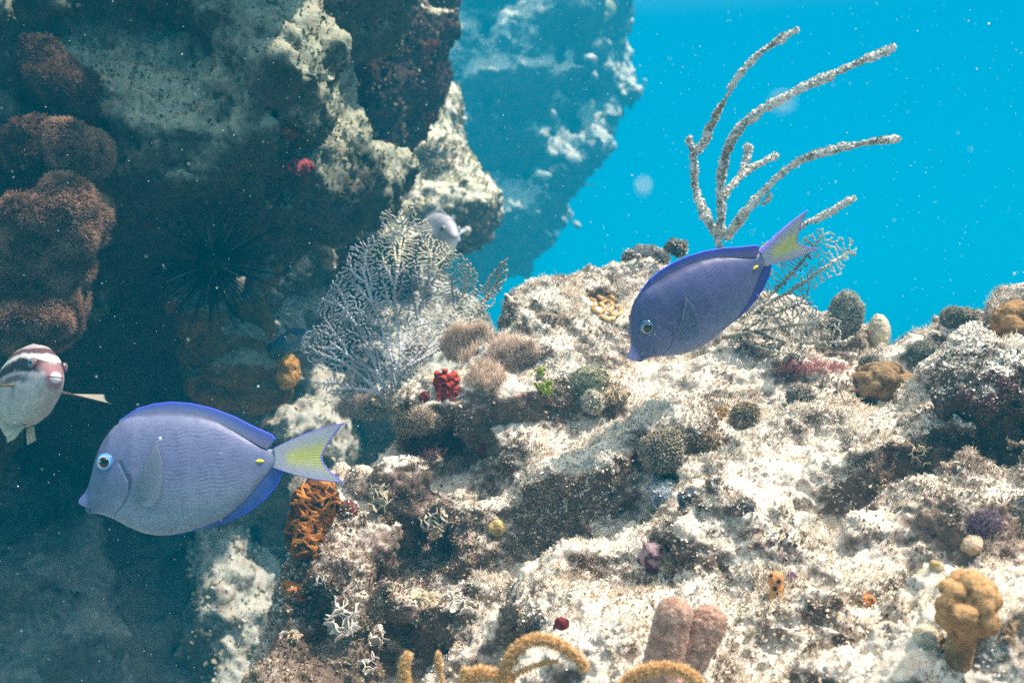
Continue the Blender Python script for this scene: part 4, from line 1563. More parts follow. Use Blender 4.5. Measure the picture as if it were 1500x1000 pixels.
v1, f1, c1 = fan_mesh(nodes, par, to3_fan1, .00088, .0022, .20, colfan1, 5, 3.6, RNG, .0009)
link('sea_fan', new_mesh('sea_fan', v1, f1, np.clip(c1, 0, 1)), M_FAN, label='large pale lavender sea fan of fine branches, behind the left crest of the reef', cat='sea fan')

FAN2A = [(1075, 480), (1085, 452), (1105, 430), (1120, 410), (1150, 372), (1180, 345), (1205, 332), (1225, 345), (1252, 352), (1258, 372), (1240, 385), (1232, 405), (1212, 408), (1198, 425), (1170, 440), (1140, 455), (1105, 480)]
FAN2B = [(1062, 492), (1085, 478), (1120, 450), (1160, 440), (1185, 432), (1200, 450), (1190, 470), (1215, 455), (1232, 468), (1225, 490), (1252, 495), (1238, 508), (1190, 512), (1178, 526), (1130, 522), (1090, 515), (1070, 505)]


def to3_fan2(nd):
    px, py = nd[:, 0], nd[:, 1]
    d = 1.42 + 0.03 * np.sin(px * .04) + .00035 * (px - 1070)
    return np.stack([(px - 750) * K * d, d, (500 - py) * K * d], 1)


def to3_fan3(nd):
    px, py = nd[:, 0], nd[:, 1]
    d = 1.40 + 0.02 * np.sin(px * .05 + 1)
    ok = np.array([hit(a, b)[0][1] for a, b in nd]) - .015 - .02 * np.clip((520 - py) / 80, 0, 1)
    d = np.minimum(d, ok)
    return np.stack([(px - 750) * K * d, d, (500 - py) * K * d], 1)


def colfan2(q, r_):
    h_ = np.stack([q[:, 0], q[:, 1], 0 * q[:, 0]], 1)
    n_ = noise(h_, .03, 17) + .6 * noise(h_, .25, 18)
    t = sstep(1120, 1230, q[:, 0] + 60 * n_)
    return lerp(np.array([.27, .26, .21]), np.array([.52, .50, .44]), t) * (1 + .5 * n_)[:, None]


nodes, par = grow(FAN2A, [(1070, 492)], 4.4, 2.2, 5, 60, [[(1070, 492), (1110, 450), (1160, 400), (1200, 350)], [(1110, 450), (1160, 425), (1210, 390), (1245, 368)]])
v1, f1, c1 = fan_mesh(nodes, par, to3_fan2, .0009, .0024, .22, colfan2, 5, 8, RNG, .0015)
link('sea_fan', new_mesh('sea_fan', v1, f1, np.clip(c1, 0, 1)), M_FAN, label='olive netted sea fan rising behind the tail of the head down fish', cat='sea fan')
nodes, par = grow(FAN2B, [(1060, 494)], 4.2, 2.2, 6, 60, [[(1060, 494), (1110, 484), (1150, 478), (1200, 470)], [(1085, 487), (1120, 465), (1170, 445)], [(1110, 486), (1150, 500), (1200, 502), (1240, 500)], [(1080, 492), (1120, 512), (1165, 518)]])
v1, f1, c1 = fan_mesh(nodes, par, to3_fan3, .0009, .0028, .24, colfan2, 5, 7, RNG, .003)
link('sea_fan', new_mesh('sea_fan', v1, f1, np.clip(c1, 0, 1)), M_FAN, label='low tan sea fan lying over the white crest, right of the head down fish', cat='sea fan')

# ------------------------------------------------------------------ sea rod with bare crusted branches
M_ROD = attr_mat('crusted_rod', 0.95, 0.05, (350, .002), 0.3, 250)
rb_, _ = hit(1058, 372)
DR = 1.48
ro = bpy.data.objects.new('sea_rod', None)
COL.objects.link(ro)
ro.location = tuple(P(1062, 385, DR))
ro['label'] = 'tall pale crusted sea rod whose bare branches fan out against blue water'
ro['category'] = 'sea rod'
BR = [  # px,py,distance offset, radius px
    [(1062, 400, 0, 8), (1050, 345, 0, 8), (1030, 310, .01, 7.5), (1018, 270, .02, 7), (1016, 228, .02, 7.5), (1009, 202, .02, 6)],
    [(1017, 226, .02, 7), (1034, 205, 0, 8.5), (1042, 182, -.01, 5), (1060, 150, -.03, 4.4), (1082, 112, -.04, 6), (1118, 75, -.05, 6.5), (1168, 43, -.06, 4.2)],
    [(1056, 345, 0, 7.5), (1056, 295, -.02, 8), (1058, 250, -.03, 8), (1075, 200, -.05, 8.5), (1110, 165, -.06, 7), (1170, 132, -.08, 6.5), (1240, 100, -.09, 6.5), (1310, 70, -.10, 6.5)],
    [(1060, 290, -.02, 7), (1078, 265, .0, 7), (1092, 252, .01, 6), (1112, 240, .02, 5.5), (1137, 227, .03, 5)],
    [(1086, 256, .01, 6), (1092, 236, .02, 5.5), (1096, 213, .02, 7.5)],
    [(1064, 350, 0, 8), (1090, 312, -.04, 8.5), (1118, 282, -.05, 7), (1150, 250, -.06, 6), (1190, 228, -.08, 6.5), (1250, 212, -.09, 6), (1315, 203, -.10, 6.5)],
    [(1118, 300, -.045, 5), (1128, 286, -.05, 6)], [(1040, 325, .02, 5), (1034, 306, .03, 4)],
    [(1085, 395, .02, 7), (1140, 350, .0, 7), (1175, 330, -.01, 6.5), (1215, 312, -.02, 6), (1252, 288, -.03, 4.5)]]
off = np.array(ro.location)
for bi, br in enumerate(BR):
    a = np.array(br, float)
    path4 = resample(catmull(np.stack([P(q[0], q[1], DR + q[2]) for q in a]), 14), .0016)
    rr = np.interp(np.linspace(0, 1, len(path4)), np.linspace(0, 1, len(a)), a[:, 3]) * K * DR * .68
    v_, f_ = tube(path4 - off, rr, 14)
    me_ = new_mesh('branch', v_, f_)
    w_ = v_ + off
    fz = noise(w_, 130, 21) * .55 + noise(w_, 300, 22) * .45 + noise(w_, 50, 23) * .6
    _, nn = get_vn(me_)
    v_ = v_ + nn * (fz * .0042)[:, None]
    k_ = noise(w_, 45, 24) + .6 * noise(w_, 220, 25) + .25 * nn[:, 2]
    c_ = lerp(np.array([.24, .20, .15]), np.array([.76, .73, .66]), sstep(-.45, .15, k_ + .8 * fz))
    if bi == 1:
        i_ = np.minimum(np.arange(len(v_)) // 14, len(path4) - 1)
        s_ = i_ / len(path4)
        c_ = lerp(c_, np.array([.30, .13, .04]), sstep(.17, .22, s_) * sstep(.46, .38, s_) * .75)
    me_ = new_mesh('branch', v_, f_, np.clip(c_, 0, .85))
    b_ = link('branch', me_, M_ROD, ro)
    p_, n_ = face_samples(me_, int(len(path4) * 9), RNG)
    cc = np.where(RNG.random((len(p_), 1)) < .80, np.array([[.76, .73, .67]]), np.array([[.28, .26, .18]])) * RNG.uniform(.7, 1.15, (len(p_), 1))
    v1, f1, c1 = flakes(p_, n_, RNG.uniform(.0010, .0026, len(p_)), np.clip(cc, 0, .85), RNG, .9, .8, .35)
    link('crust', new_mesh('crust', v1, f1, c1, smooth=False), M_TURF, b_)

# ------------------------------------------------------------------ corals, sponges and algae sitting on the reef
M_CORAL = attr_mat('coral_skin', 0.85, 0.1, (260, .003), 0.25, 180)
M_FUZZ = attr_mat('polyp_fuzz', 0.9, 0.05)


def lump(parts, k, h, amp, freq, sub=1, seed=0, fine=(.0012, 160)):
    """merged blob mesh about the origin: parts = (centre, radii) or (a, b, r) capsules, metres"""
    def fn(p, q):
        f = None
        for e in parts:
            if len(e) == 2:
                d = sd_ell(p, np.array(e[0], float), np.array(e[1], float))
            else:
                d = sd_cap(p, np.array(e[0], float), np.array(e[1], float), e[2])
            f = d if f is None else smin(f, d, k)
        return f + amp * fbm(q, freq, 2, seed)
    lo_ = np.min([np.min([np.array(e[0]) - e[1], e[0]], 0) if len(e) == 2 else np.minimum(e[0], e[1]) - e[2] for e in parts], 0) - amp * 2 - 2 * h
    hi_ = np.max([np.max([np.array(e[0]) + e[1], e[0]], 0) if len(e) == 2 else np.maximum(e[0], e[1]) + e[2] for e in parts], 0) + amp * 2 + 2 * h
    return sdf_mesh('lump', fn, lo_, hi_, h, None, sub, [lambda v, n: fine[0] * fbm(v, fine[1], 2, seed + 5)])


def colour(me_, fn):
    v, n = get_vn(me_)
    c = np.ones((len(v), 4), np.float32)
    c[:, :3] = np.clip(fn(v, n), 0, .9)
    at = me_.color_attributes.get('Col') or me_.color_attributes.new('Col', 'FLOAT_COLOR', 'POINT')
    at.data.foreach_set('color', c.ravel())


def two(c0, c1, freq, seed=0, up=.0):
    return lambda v, n: lerp(np.array(c0), np.array(c1), sstep(-.35, .35, noise(v, freq, seed) + .5 * noise(v, freq * 4, seed + 1) + up * n[:, 2]))


def sit(name, me_, mat, label, cat, p, group=None):
    me_.name = name
    return link(name, me_, mat, label=label, cat=cat, group=group, loc=p)


def fuzz(o, n, length, width, c0, c1, spread=.35, name='polyps', droop=None):
    """short polyps over the whole skin of a coral"""
    p_, n_ = face_samples(o.data, n, RNG)
    c = lerp(np.array(c0), np.array(c1), RNG.random(n))
    v1, f1, cc = spikes(p_, n_, RNG.uniform(.6, 1.2, n) * length, width, c, RNG, spread, droop)
    return link(name, new_mesh(name, v1, f1, cc), M_FUZZ, o)


def radii(s, *r_):
    return [np.array(q) * s for q in r_]


def rand_lobes(R, r_, n, seed, flat=.75, zmin=-.2):
    rng = np.random.default_rng(seed)
    out = [((0, 0, 0), (R * .80, R * .80, R * .80 * flat))]
    for i in range(n):
        while True:
            d = rng.normal(0, 1, 3)
            d /= np.linalg.norm(d)
            if d[2] > zmin:
                break
        q = r_ * rng.uniform(.7, 1.25)
        out.append((tuple(d * np.array([R, R, R * flat]) * .92), (q, q, q)))
    return out


# lobed brown mound
p, n = hit(1302, 585)
s = pxm(p)
me_ = lump(rand_lobes(44 * s, 10 * s, 60, 3, .80), .0004, .0022, .0006, 70, 2, 3, (.0006, 200))
colour(me_, two((.13, .085, .045), (.30, .20, .105), 90, 3, .5))
o = sit('lobed_coral', me_, M_CORAL, 'brown lobed coral mound below the right crest of the reef', 'coral', p + [0, .02, .012])
fuzz(o, 5000, .0007, .0004, (.22, .15, .08), (.40, .28, .16))
# tan knob on a stalk
p, n = hit(1400, 965)
s = pxm(p)
top_ = P(1416, 885, p[1] - .015) - p
ctr = P(1416, 888, p[1] - .02) - p
lob = [((0, 0, -.01), tuple(ctr * .7), 20 * s)]
rng = np.random.default_rng(12)
for e in rand_lobes(39 * s, 13 * s, 60, 12, 1.10, -1.0):
    lob.append((tuple(np.array(e[0]) + ctr), tuple(np.array(e[1]) * np.array([1, 1, 1]))))
me_ = lump(lob, .0004, .0020, .0006, 90, 2, 7, (.0005, 200))
colour(me_, two((.28, .145, .06), (.56, .33, .15), 80, 9, .9))
o = sit('knob_coral', me_, M_CORAL, 'tan knobbly coral on a short stalk at the lower right', 'coral', p)
fuzz(o, 6000, .0006, .0004, (.36, .21, .09), (.60, .40, .21))
# brown lobes at the right edge
p, n = hit(1498, 490)
s = pxm(p)
me_ = lump(rand_lobes(34 * s, 12 * s, 34, 5, .9), .0006, .0026, .0010, 70, 1, 13)
colour(me_, two((.16, .09, .04), (.34, .20, .09), 90, 4, .5))
sit('lobed_coral', me_, M_CORAL, 'orange brown lobed coral cut off by the right edge of the photo', 'coral', p + [0, .01, .008])
# encrusted round boulder
p, n = hit(1405, 600)
s = pxm(p)
me_ = lump([((0, 0, 0), (54 * s, 50 * s, 50 * s)), ((20 * s, 0, 14 * s), (44 * s, 40 * s, 40 * s)), ((40 * s, .01, 20 * s), (34 * s, 34 * s, 40 * s))], .02, .005, .010, 28, 2, 15, (.004, 75))
o = sit('encrusted_boulder', me_, rock_mat('boulder_crust', off=-.35, s=1.1, soft=.5, crust=((.12, .045, .05), .58)), 'round dark boulder with a pale dusted top, jutting out at the right', 'boulder', p + [.0, -.03, .022])
v1_ = o.data
p_, n_ = face_samples(v1_, 7000, RNG)
kk = RNG.random((7000, 1))
v1, f1, c1 = flakes(p_, n_, RNG.uniform(.001, .003, 7000), np.where(n_[:, 2:3] + RNG.normal(0, .4, (7000, 1)) > .35, np.array([[.66, .62, .54]]), np.array([[.14, .11, .08]])) * (.7 + .5 * kk), RNG)
link('turf', new_mesh('turf', v1, f1, c1, smooth=False), M_TURF, o)


def knob(px, py, rx, rz, name, label, cat, c0, c1, fz=None, dd=0., tilt=0., amp=None, seed=0, hh=None, base=.5, group=None):
    """a finger or ball of the given pixel half sizes whose centre projects to (px,py)"""
    p, n = hit(px, py + rz * base)
    s_ = pxm(p)
    c = P(px, py, p[1] + dd + .14 * rx * s_)
    me_ = lump([((0, 0, 0), (rx * s_, rx * s_ * .95, rz * s_)), ((tilt * s_ * .5, 0, -rz * s_ * .6), (rx * s_ * .8, rx * s_ * .8, rz * s_ * .7))], .008, max(.0022, rx * s_ / 9), amp if amp is not None else .34 * min(rx, rz) * s_, 60 if amp is not None else .75 / (min(rx, rz) * s_), 1, seed)
    colour(me_, two(c0, c1, 140, seed, .5))
    o = sit(name, me_, M_CORAL, label, cat, c, group)
    if fz:
        fuzz(o, int(rx * rz * 4), fz * .7, fz * .16, np.array(c0) * 1.3, np.array(c1) * 1.25)
    if cat in ('algae', 'sponge', 'soft coral') and rx * rz > 120:      # the reef's turf creeps over it
        n_ = int(rx * rz * 1.6)
        q_, m_ = face_samples(me_, n_, RNG, lambda ce, no: sstep(-.1, .25, noise(ce + c, 60, seed)) + .03)
        cc_ = PAL[RNG.integers(0, 6, n_)] * RNG.uniform(.7, 1.15, (n_, 1))
        v1, f1, c1_ = flakes(q_, m_, RNG.uniform(.0014, .0032, n_), np.clip(cc_, 0, .85), RNG)
        link('turf', new_mesh('turf', v1, f1, c1_, smooth=False), M_TURF, o)
    return o


knob(1240, 455, 23, 26, 'soft_coral_knob', 'fuzzy grey green knob on the crest, between the sea fan and the cream knob', 'soft coral', (.10, .11, .09), (.38, .38, .32), .006, .0, seed=21, amp=.004)
knob(1288, 482, 15, 22, 'finger_coral', 'smooth cream knob standing on the crest against the blue water', 'coral', (.48, .42, .30), (.66, .60, .46), .0012, .0, seed=22, amp=.002)
knob(945, 378, 36, 18, 'sponge', 'dark grey sponge lump on the crest behind the head down fish', 'sponge', (.035, .04, .045), (.10, .11, .11), None, .04, seed=23, amp=.004)
knob(990, 360, 17, 12, 'sponge', 'small dark grey sponge ball above the fish back, beside the sea rod foot', 'sponge', (.035, .04, .045), (.10, .11, .11), None, .05, seed=24)
knob(1405, 466, 26, 15, 'soft_coral_knob', 'dark green fuzzy cushion on the right crest', 'soft coral', (.06, .07, .05), (.26, .25, .19), .005, 0, seed=25)
knob(1352, 517, 20, 14, 'soft_coral_knob', 'grey green fuzzy cushion beside the brown lobed mound', 'soft coral', (.06, .07, .055), (.22, .22, .18), .005, 0, seed=26)
knob(1272, 535, 13, 13, 'soft_coral_knob', 'small dark fuzzy ball just left of the brown lobed mound', 'soft coral', (.04, .04, .035), (.15, .14, .11), .004, 0, seed=27)
knob(862, 560, 30, 22, 'algae_ball', 'dark green algae ball flecked with white grains, in mid reef', 'algae', (.08, .085, .05), (.32, .33, .22), .003, 0, seed=28)
knob(868, 585, 17, 14, 'algae_ball', 'pale grainy algae ball touching the dark green one from below', 'algae', (.22, .22, .15), (.50, .48, .38), .003, -.01, seed=29)
knob(971, 655, 30, 24, 'algae_clump', 'largest dark turf clump above the long gully', 'algae', (.07, .06, .045), (.36, .31, .23), .007, 0, seed=30)
knob(1036, 650, 21, 15, 'algae_clump', 'brown black turf clump right of the largest one', 'algae', (.07, .05, .03), (.26, .19, .12), .005, 0, seed=31)
knob(1092, 606, 19, 15, 'algae_clump', 'dark turf clump beside the tan leafy alga in mid reef', 'algae', (.08, .065, .045), (.34, .28, .19), .006, 0, seed=32)
knob(1172, 577, 17, 12, 'algae_clump', 'small dark turf clump left of the brown lobed mound', 'algae', (.08, .07, .06), (.36, .32, .26), .006, 0, seed=33)
knob(1090, 741, 13, 12, 'sponge', 'small round charcoal sponge on white sediment', 'sponge', (.04, .04, .05), (.16, .16, .17), .002, 0, seed=34)
knob(958, 815, 21, 20, 'coralline_knob', 'purple pink knob on the ledge above the two lobed coral', 'coral', (.07, .03, .045), (.36, .24, .26), None, 0, seed=35)
knob(727, 771, 13, 12, 'brain_coral', 'small round yellow grooved coral on the lower reef', 'coral', (.30, .20, .07), (.62, .46, .20), None, 0, seed=36, amp=.003)
knob(530, 702, 24, 20, 'sponge', 'peach coloured sponge ball just right of the tail of the pale blue fish', 'sponge', (.42, .27, .18), (.72, .58, .46), None, -.01, seed=37)
knob(1424, 795, 15, 13, 'cup_coral', 'small tan ring shaped coral at the lower right', 'coral', (.40, .27, .16), (.62, .48, .34), None, 0, seed=38)
knob(1372, 828, 9, 7, 'cup_coral', 'tiny tan coral bump left of the ring shaped one', 'coral', (.40, .27, .12), (.62, .48, .30), None, 0, seed=39)
knob(1357, 931, 15, 14, 'finger_coral', 'whitish coral knob left of the tan stalked coral', 'coral', (.40, .35, .24), (.70, .64, .52), .002, 0, seed=40)
knob(1276, 880, 22, 15, 'sponge', 'orange and brown encrusting sponge on the lower right slope', 'sponge', (.09, .06, .03), (.55, .20, .06), None, .005, seed=41, amp=.005)
knob(432, 862, 18, 14, 'sponge', 'orange sponge low on the left edge of the foreground reef', 'sponge', (.12, .05, .02), (.50, .20, .05), None, 0, seed=42, amp=.006)
knob(975, 722, 30, 17, 'sponge', 'blue grey speckled sponge patch at the head of the gully', 'sponge', (.10, .14, .20), (.44, .50, .54), .003, .005, seed=43, amp=.004)
knob(1012, 728, 16, 11, 'sponge', 'dark slate sponge next to the blue grey patch', 'sponge', (.03, .04, .06), (.16, .19, .24), .003, .0, seed=44, amp=.003)
knob(800, 465, 18, 7, 'sponge', 'dark brown flat sponge near the crest, left of the orange coil', 'sponge', (.08, .06, .05), (.3, .24, .18), None, 0, seed=45, amp=.004)

# two lobed finger coral at the bottom
p, n = hit(985, 990)
s = pxm(p)
d0 = p[1] - .01
Q = lambda a, b, dy=0.: tuple(P(a, b, d0 + dy) - p)
me_ = lump([(Q(958, 1015, -.006), Q(987, 901, -.010), 26 * s), (Q(990, 1000, .004), Q(1038, 912, .004), 27 * s), (Q(955, 1040), Q(975, 1005), 32 * s)], .0015, .0022, .0008, 70, 2, 51, (.0008, 260))
colour(me_, lambda v, n_: lerp(two((.30, .17, .12), (.54, .36, .27), 160, 51)(v, n_), np.array([.66, .56, .54]), np.clip(sstep(.045, .06, v[:, 2] + .35 * v[:, 0] * 0) * 0 + np.exp(-((v - np.array(Q(983, 884))) ** 2).sum(1) / (2 * (13 * s) ** 2)), 0, 1)))
o = sit('finger_coral', me_, M_CORAL, 'pinkish brown two lobed finger coral at the bottom, shaped like a heart', 'coral', p)
fuzz(o, 9000, .0010, .00045, (.36, .21, .16), (.72, .52, .42), .5)

# spotted orange sponge
p, n = hit(1131, 865)
s = pxm(p)
me_ = lump([((-1 * s, 0, 16 * s), (12 * s,) * 3), ((1 * s, 0, -14 * s), (13 * s,) * 3), ((0, 0, 0), (10 * s, 9 * s, 16 * s))], .004, .0018, .0008, 90, 2, 55, (.0004, 200))
colour(me_, lambda v, n_: lerp(np.array([.58, .28, .11]), np.array([.05, .03, .02]), sstep(.36, .26, worley(v, 150, 4))))
sit('sponge', me_, M_CORAL, 'upright orange sponge with dark brown spots', 'sponge', p + [0, -.016, .004])
p, n = hit(1160, 845)
me_ = lump([((0, 0, 0), (10 * s, 8 * s, 7 * s)), ((-6 * s, 0, -8 * s), (7 * s, 7 * s, 9 * s))], .004, .002, .002, 90, 1, 56)
colour(me_, two((.05, .015, .05), (.18, .07, .16), 150, 5))
sit('sponge', me_, M_CORAL, 'dark purple sponge scrap beside the spotted orange sponge', 'sponge', p)

# orange ropes: coil on the crest, and the encrusting one on the left edge


def rope_coral(name, label, cat, chains, o_, r_px, c0, c1, dd=-.002, mound=None, seed=0):
    p0, _ = hit(chains[0][0][0], chains[0][0][1], o_)
    root = bpy.data.objects.new(name, None)
    COL.objects.link(root)
    root.location = tuple(map(float, p0))
    root['label'] = label
    root['category'] = cat
    s_ = pxm(p0)
    if mound:
        me_ = lump([(tuple(P(a, b, p0[1] + dy) - p0), (rx * s_, ry, rz * s_)) for a, b, dy, rx, ry, rz in mound], .02, .004, .006, 40, 2, seed, (.002, 110))
        colour(me_, two((.035, .02, .015), (.14, .055, .022), 60, seed))
        me_.name = 'mound'
        mo = link('mound', me_, M_CORAL, root)
        bt = BVHTree.FromPolygons([q.co[:] for q in me_.vertices], [q.vertices[:] for q in me_.polygons])
    mb = MB()
    for ch in chains:
        pts_ = []
        for a, b in catmull(np.array(ch, float), 8):
            if mound:
                dv = Vector(tuple(P(a, b, 1.))).normalized()
                h_ = bt.ray_cast(Vector(tuple(-p0)), dv)[0]
                if h_ is None:
                    continue
                pts_.append(np.array(h_))
            else:
                h_, _ = hit(a, b, o_)
                pts_.append(h_ - p0 + np.array([0, dd, -dd]))
        if len(pts_) < 4:
            continue
        pts_ = np.array(pts_)
        for _ in range(3):
            pts_[1:-1] = (pts_[:-2] + 2 * pts_[1:-1] + pts_[2:]) / 4
        path_ = resample(pts_, .0015)
        v_, f_ = tube(path_, r_px * s_ * (1 + .25 * noise(path_ + p0, 90, seed)), 8)
        v_ = v_ + .0012 * np.stack([noise(v_, 250, 1), noise(v_, 250, 2), noise(v_, 250, 3)], 1)
        mb.add(v_, f_, lerp(np.array(c0), np.array(c1), sstep(-.4, .4, noise(v_ + p0, 70, seed + 1))))
    link('ropes', mb.mesh('ropes'), M_CORAL, root)
    return root


rope_coral('rope_sponge', 'orange coiled rope sponge on the white crest, left of the head down fish', 'sponge',
           [[(865, 440), (872, 446), (868, 455), (878, 460), (886, 455), (880, 447), (890, 442), (898, 450), (892, 460), (900, 465), (910, 460), (908, 452)], [(875, 437), (884, 440), (893, 436), (903, 444)], [(880, 465), (888, 470), (900, 469)]],
           FORE, 3.2, (.42, .24, .09), (.68, .47, .24))


def wiggles(px0, px1, py0, py1, n, seed, ln=9, st=9):
    rng = np.random.default_rng(seed)
    out = []
    for _ in range(n):
        a = np.array([rng.uniform(px0, px1), rng.uniform(py0, py1)])
        th = rng.uniform(0, 6.3)
        ch = [tuple(a)]
        for _ in range(ln):
            th += rng.normal(0, .9)
            a = a + st * np.array([math.cos(th), math.sin(th)])
            ch.append(tuple(a))
        out.append(ch)
    return out


rope_coral('rope_sponge', 'dark orange roped encrusting sponge on the left edge of the foreground reef', 'sponge', wiggles(428, 485, 708, 812, 34, 4),
           FORE, 2.3, (.18, .065, .018), (.48, .20, .05), mound=[(455, 745, -.02, 30, .03, 40), (448, 795, -.03, 24, .03, 26), (475, 725, -.02, 16, .02, 24)], seed=61)

# red sponge with upright folds
p, n = hit(652, 572)
s = pxm(p)
pp = []
for a, b, r_ in ((640, 548, 5), (646, 556, 6), (652, 546, 5), (659, 554, 6), (664, 548, 5), (668, 562, 5), (656, 568, 7), (644, 572, 5), (664, 575, 4)):
    c0 = np.array(P(a, b, p[1] - .008) - p)
    pp.append((tuple(c0 + [0, 0, 3 * s]), tuple(c0 - [0, 0, 12 * s]), r_ * s * .9))
pp.append(((0, 0, 6 * s), (17 * s, 8 * s, 13 * s)))
me_ = lump(pp, .003, .0018, .004, 110, 2, 71, (.0014, 240))
colour(me_, two((.16, .014, .012), (.50, .07, .045), 120, 71, .4))
sit('sponge', me_, M_CORAL, 'bright red folded sponge near the foot of the white sea fan', 'sponge', p)
for (px, py, rx, rz, lb) in ((620, 582, 6, 7, 'small red sponge dot left of the bright red folded one'), (708, 657, 9, 13, 'small dark red sponge inside the shaded hollow of the reef'),
                             (508, 748, 17, 12, 'dark red sponge beside the orange roped one'), (822, 915, 9, 11, 'small rusty red sponge above the orange fuzzy plume')):
    knob(px, py, rx, rz, 'sponge', lb, 'sponge', (.06, .012, .014), (.17, .03, .03), None, 0, seed=px, amp=.004)

# leafy algae: rosettes of curled solid leaves
M_LEAF = attr_mat('leafy_alga', 0.7, 0.2, None, .25, 200)


def leaf_clump(px, py, rpx, nleaf, name, label, c0, c1, seed, o_=None, size=.5, group=None, curl=1.0, up=None):
    rng = np.random.default_rng(seed)
    p, n = hit(px, py, o_)
    s_ = pxm(p)
    n = n * .6 + np.array([0, -.3, .5]) if up is None else np.array(up)
    n /= np.linalg.norm(n)
    R = rot_to(n)
    mb = MB()
    for i in range(nleaf):
        a = rng.uniform(0, 6.283)
        rad = rpx * s_ * math.sqrt(rng.uniform(0, 1)) * .85
        c = np.array([math.cos(a) * rad, math.sin(a) * rad, 0])
        W_ = rpx * s_ * size * rng.uniform(.6, 1.2)
        nu, nv = 9, 6
        th = np.linspace(-1.25, 1.25, nu)
        rr = np.linspace(.15, 1, nv)
        T, Rr = np.meshgrid(th, rr, indexing='ij')
        ruff = .16 * np.sin(T * 5 + rng.uniform(0, 6)) * Rr ** 2
        lx = Rr * np.sin(T) * W_
        lz = Rr * np.cos(T) * W_ + .1 * W_
        ly = (curl * .45 * Rr ** 2 + ruff) * W_
        L_ = np.stack([lx, ly, lz], -1).reshape(-1, 3)
        th_ = .00035
        tilt = Matrix.Rotation(rng.uniform(.2, 1.25), 3, 'X')
        spin = Matrix.Rotation(a - math.pi / 2 + rng.normal(0, .5), 3, 'Z')
        M_ = np.array(spin @ tilt @ Matrix.Rotation(rng.normal(0, .25), 3, 'Y'))
        A = (L_ + [0, th_, 0]) @ M_.T + c
        B = (L_ - [0, th_, 0]) @ M_.T + c
        f_ = []
        m_ = nu * nv
        for q in range(nu - 1):
            for w in range(nv - 1):
                e = q * nv + w
                f_.append((e, e + 1, e + nv + 1, e + nv))
                f_.append((m_ + e, m_ + e + nv, m_ + e + nv + 1, m_ + e + 1))
        for q in range(nu - 1):
            e = q * nv + nv - 1
            f_.append((e + nv, e, m_ + e, m_ + e + nv))
        t = rng.uniform(0, 1)
        base = lerp(np.array(c0), np.array(c1), np.clip(t * .6 + .5 * Rr.ravel() + rng.normal(0, .08, m_), 0, 1))
        mb.add(np.vstack([A, B]) @ R.T, f_, np.vstack([base, base]) * rng.uniform(.8, 1.15))
    me_ = mb.mesh(name)
    return sit(name, me_, M_LEAF, label, 'algae', p + n * .001, group)


leaf_clump(790, 549, 13, 12, 'leafy_alga', 'bright green rosette of leafy algae, upper one of two', (.10, .14, .015), (.36, .42, .05), 1)
leaf_clump(797, 570, 15, 16, 'leafy_alga', 'bright green rosette of leafy algae, lower one of two', (.10, .16, .015), (.36, .44, .05), 2)
TAN0, TAN1 = (.20, .13, .07), (.62, .50, .34)
WH0, WH1 = (.26, .22, .17), (.80, .74, .66)
for i, (px, py, r_, nl, a, b, lb) in enumerate((
        (1055, 607, 17, 10, TAN0, (.56, .38, .14), 'golden tan leafy alga left of the dark clump in mid reef'), (958, 688, 22, 12, TAN0, TAN1, 'tan leafy alga with a white streak at the top of the gully'),
        (505, 912, 30, 26, WH0, WH1, 'widest pale ruffled alga on the shaded lower left face'), (545, 935, 26, 22, WH0, WH1, 'pale ruffled alga right of the widest one on the shaded face'),
        (540, 972, 18, 14, WH0, WH1, 'pale ruffled alga low on the shaded face, above the bottom edge'), (470, 848, 14, 10, WH0, WH1, 'small white ruffled alga right of the low orange sponge'),
        (430, 935, 14, 10, WH0, TAN1, 'small tan ruffled alga near the left edge of the reef'), (618, 884, 24, 18, WH0, TAN1, 'cream ruffled alga on the rim of the dark lower hollow'),
        (672, 890, 22, 16, WH0, WH1, 'white ruffled alga around the dark hollow in the lower reef'), (412, 892, 13, 8, WH0, WH1, 'thin white curled alga at the far left of the reef'),
        (610, 520, 20, 16, (.10, .07, .04), (.44, .33, .20), 'brown leafy alga at the upper left rim, beside the sea fan'), (560, 590, 26, 18, TAN0, (.66, .52, .34), 'yellowish leafy alga under the foot of the sea fan'),
        (1345, 668, 18, 12, WH0, TAN1, 'pale leafy alga under the round dark boulder'), (905, 585, 20, 14, TAN0, TAN1, 'tan leafy alga right of the dark green algae ball'),
        (640, 760, 26, 20, (.16, .13, .09), (.66, .58, .46), 'cream leafy alga in the middle of the left face'), (560, 730, 24, 18, (.16, .13, .09), (.6, .54, .4), 'cream leafy alga just right of the peach sponge'),
        (1380, 950, 20, 14, (.10, .07, .04), (.40, .30, .18), 'brown leafy alga at the foot of the tan stalked coral'), (1475, 930, 24, 14, (.16, .10, .05), (.46, .32, .18), 'brown leafy alga in the lower right corner'))):
    leaf_clump(px, py, r_, nl, 'leafy_alga', lb, a, b, 100 + i, curl=1.2)


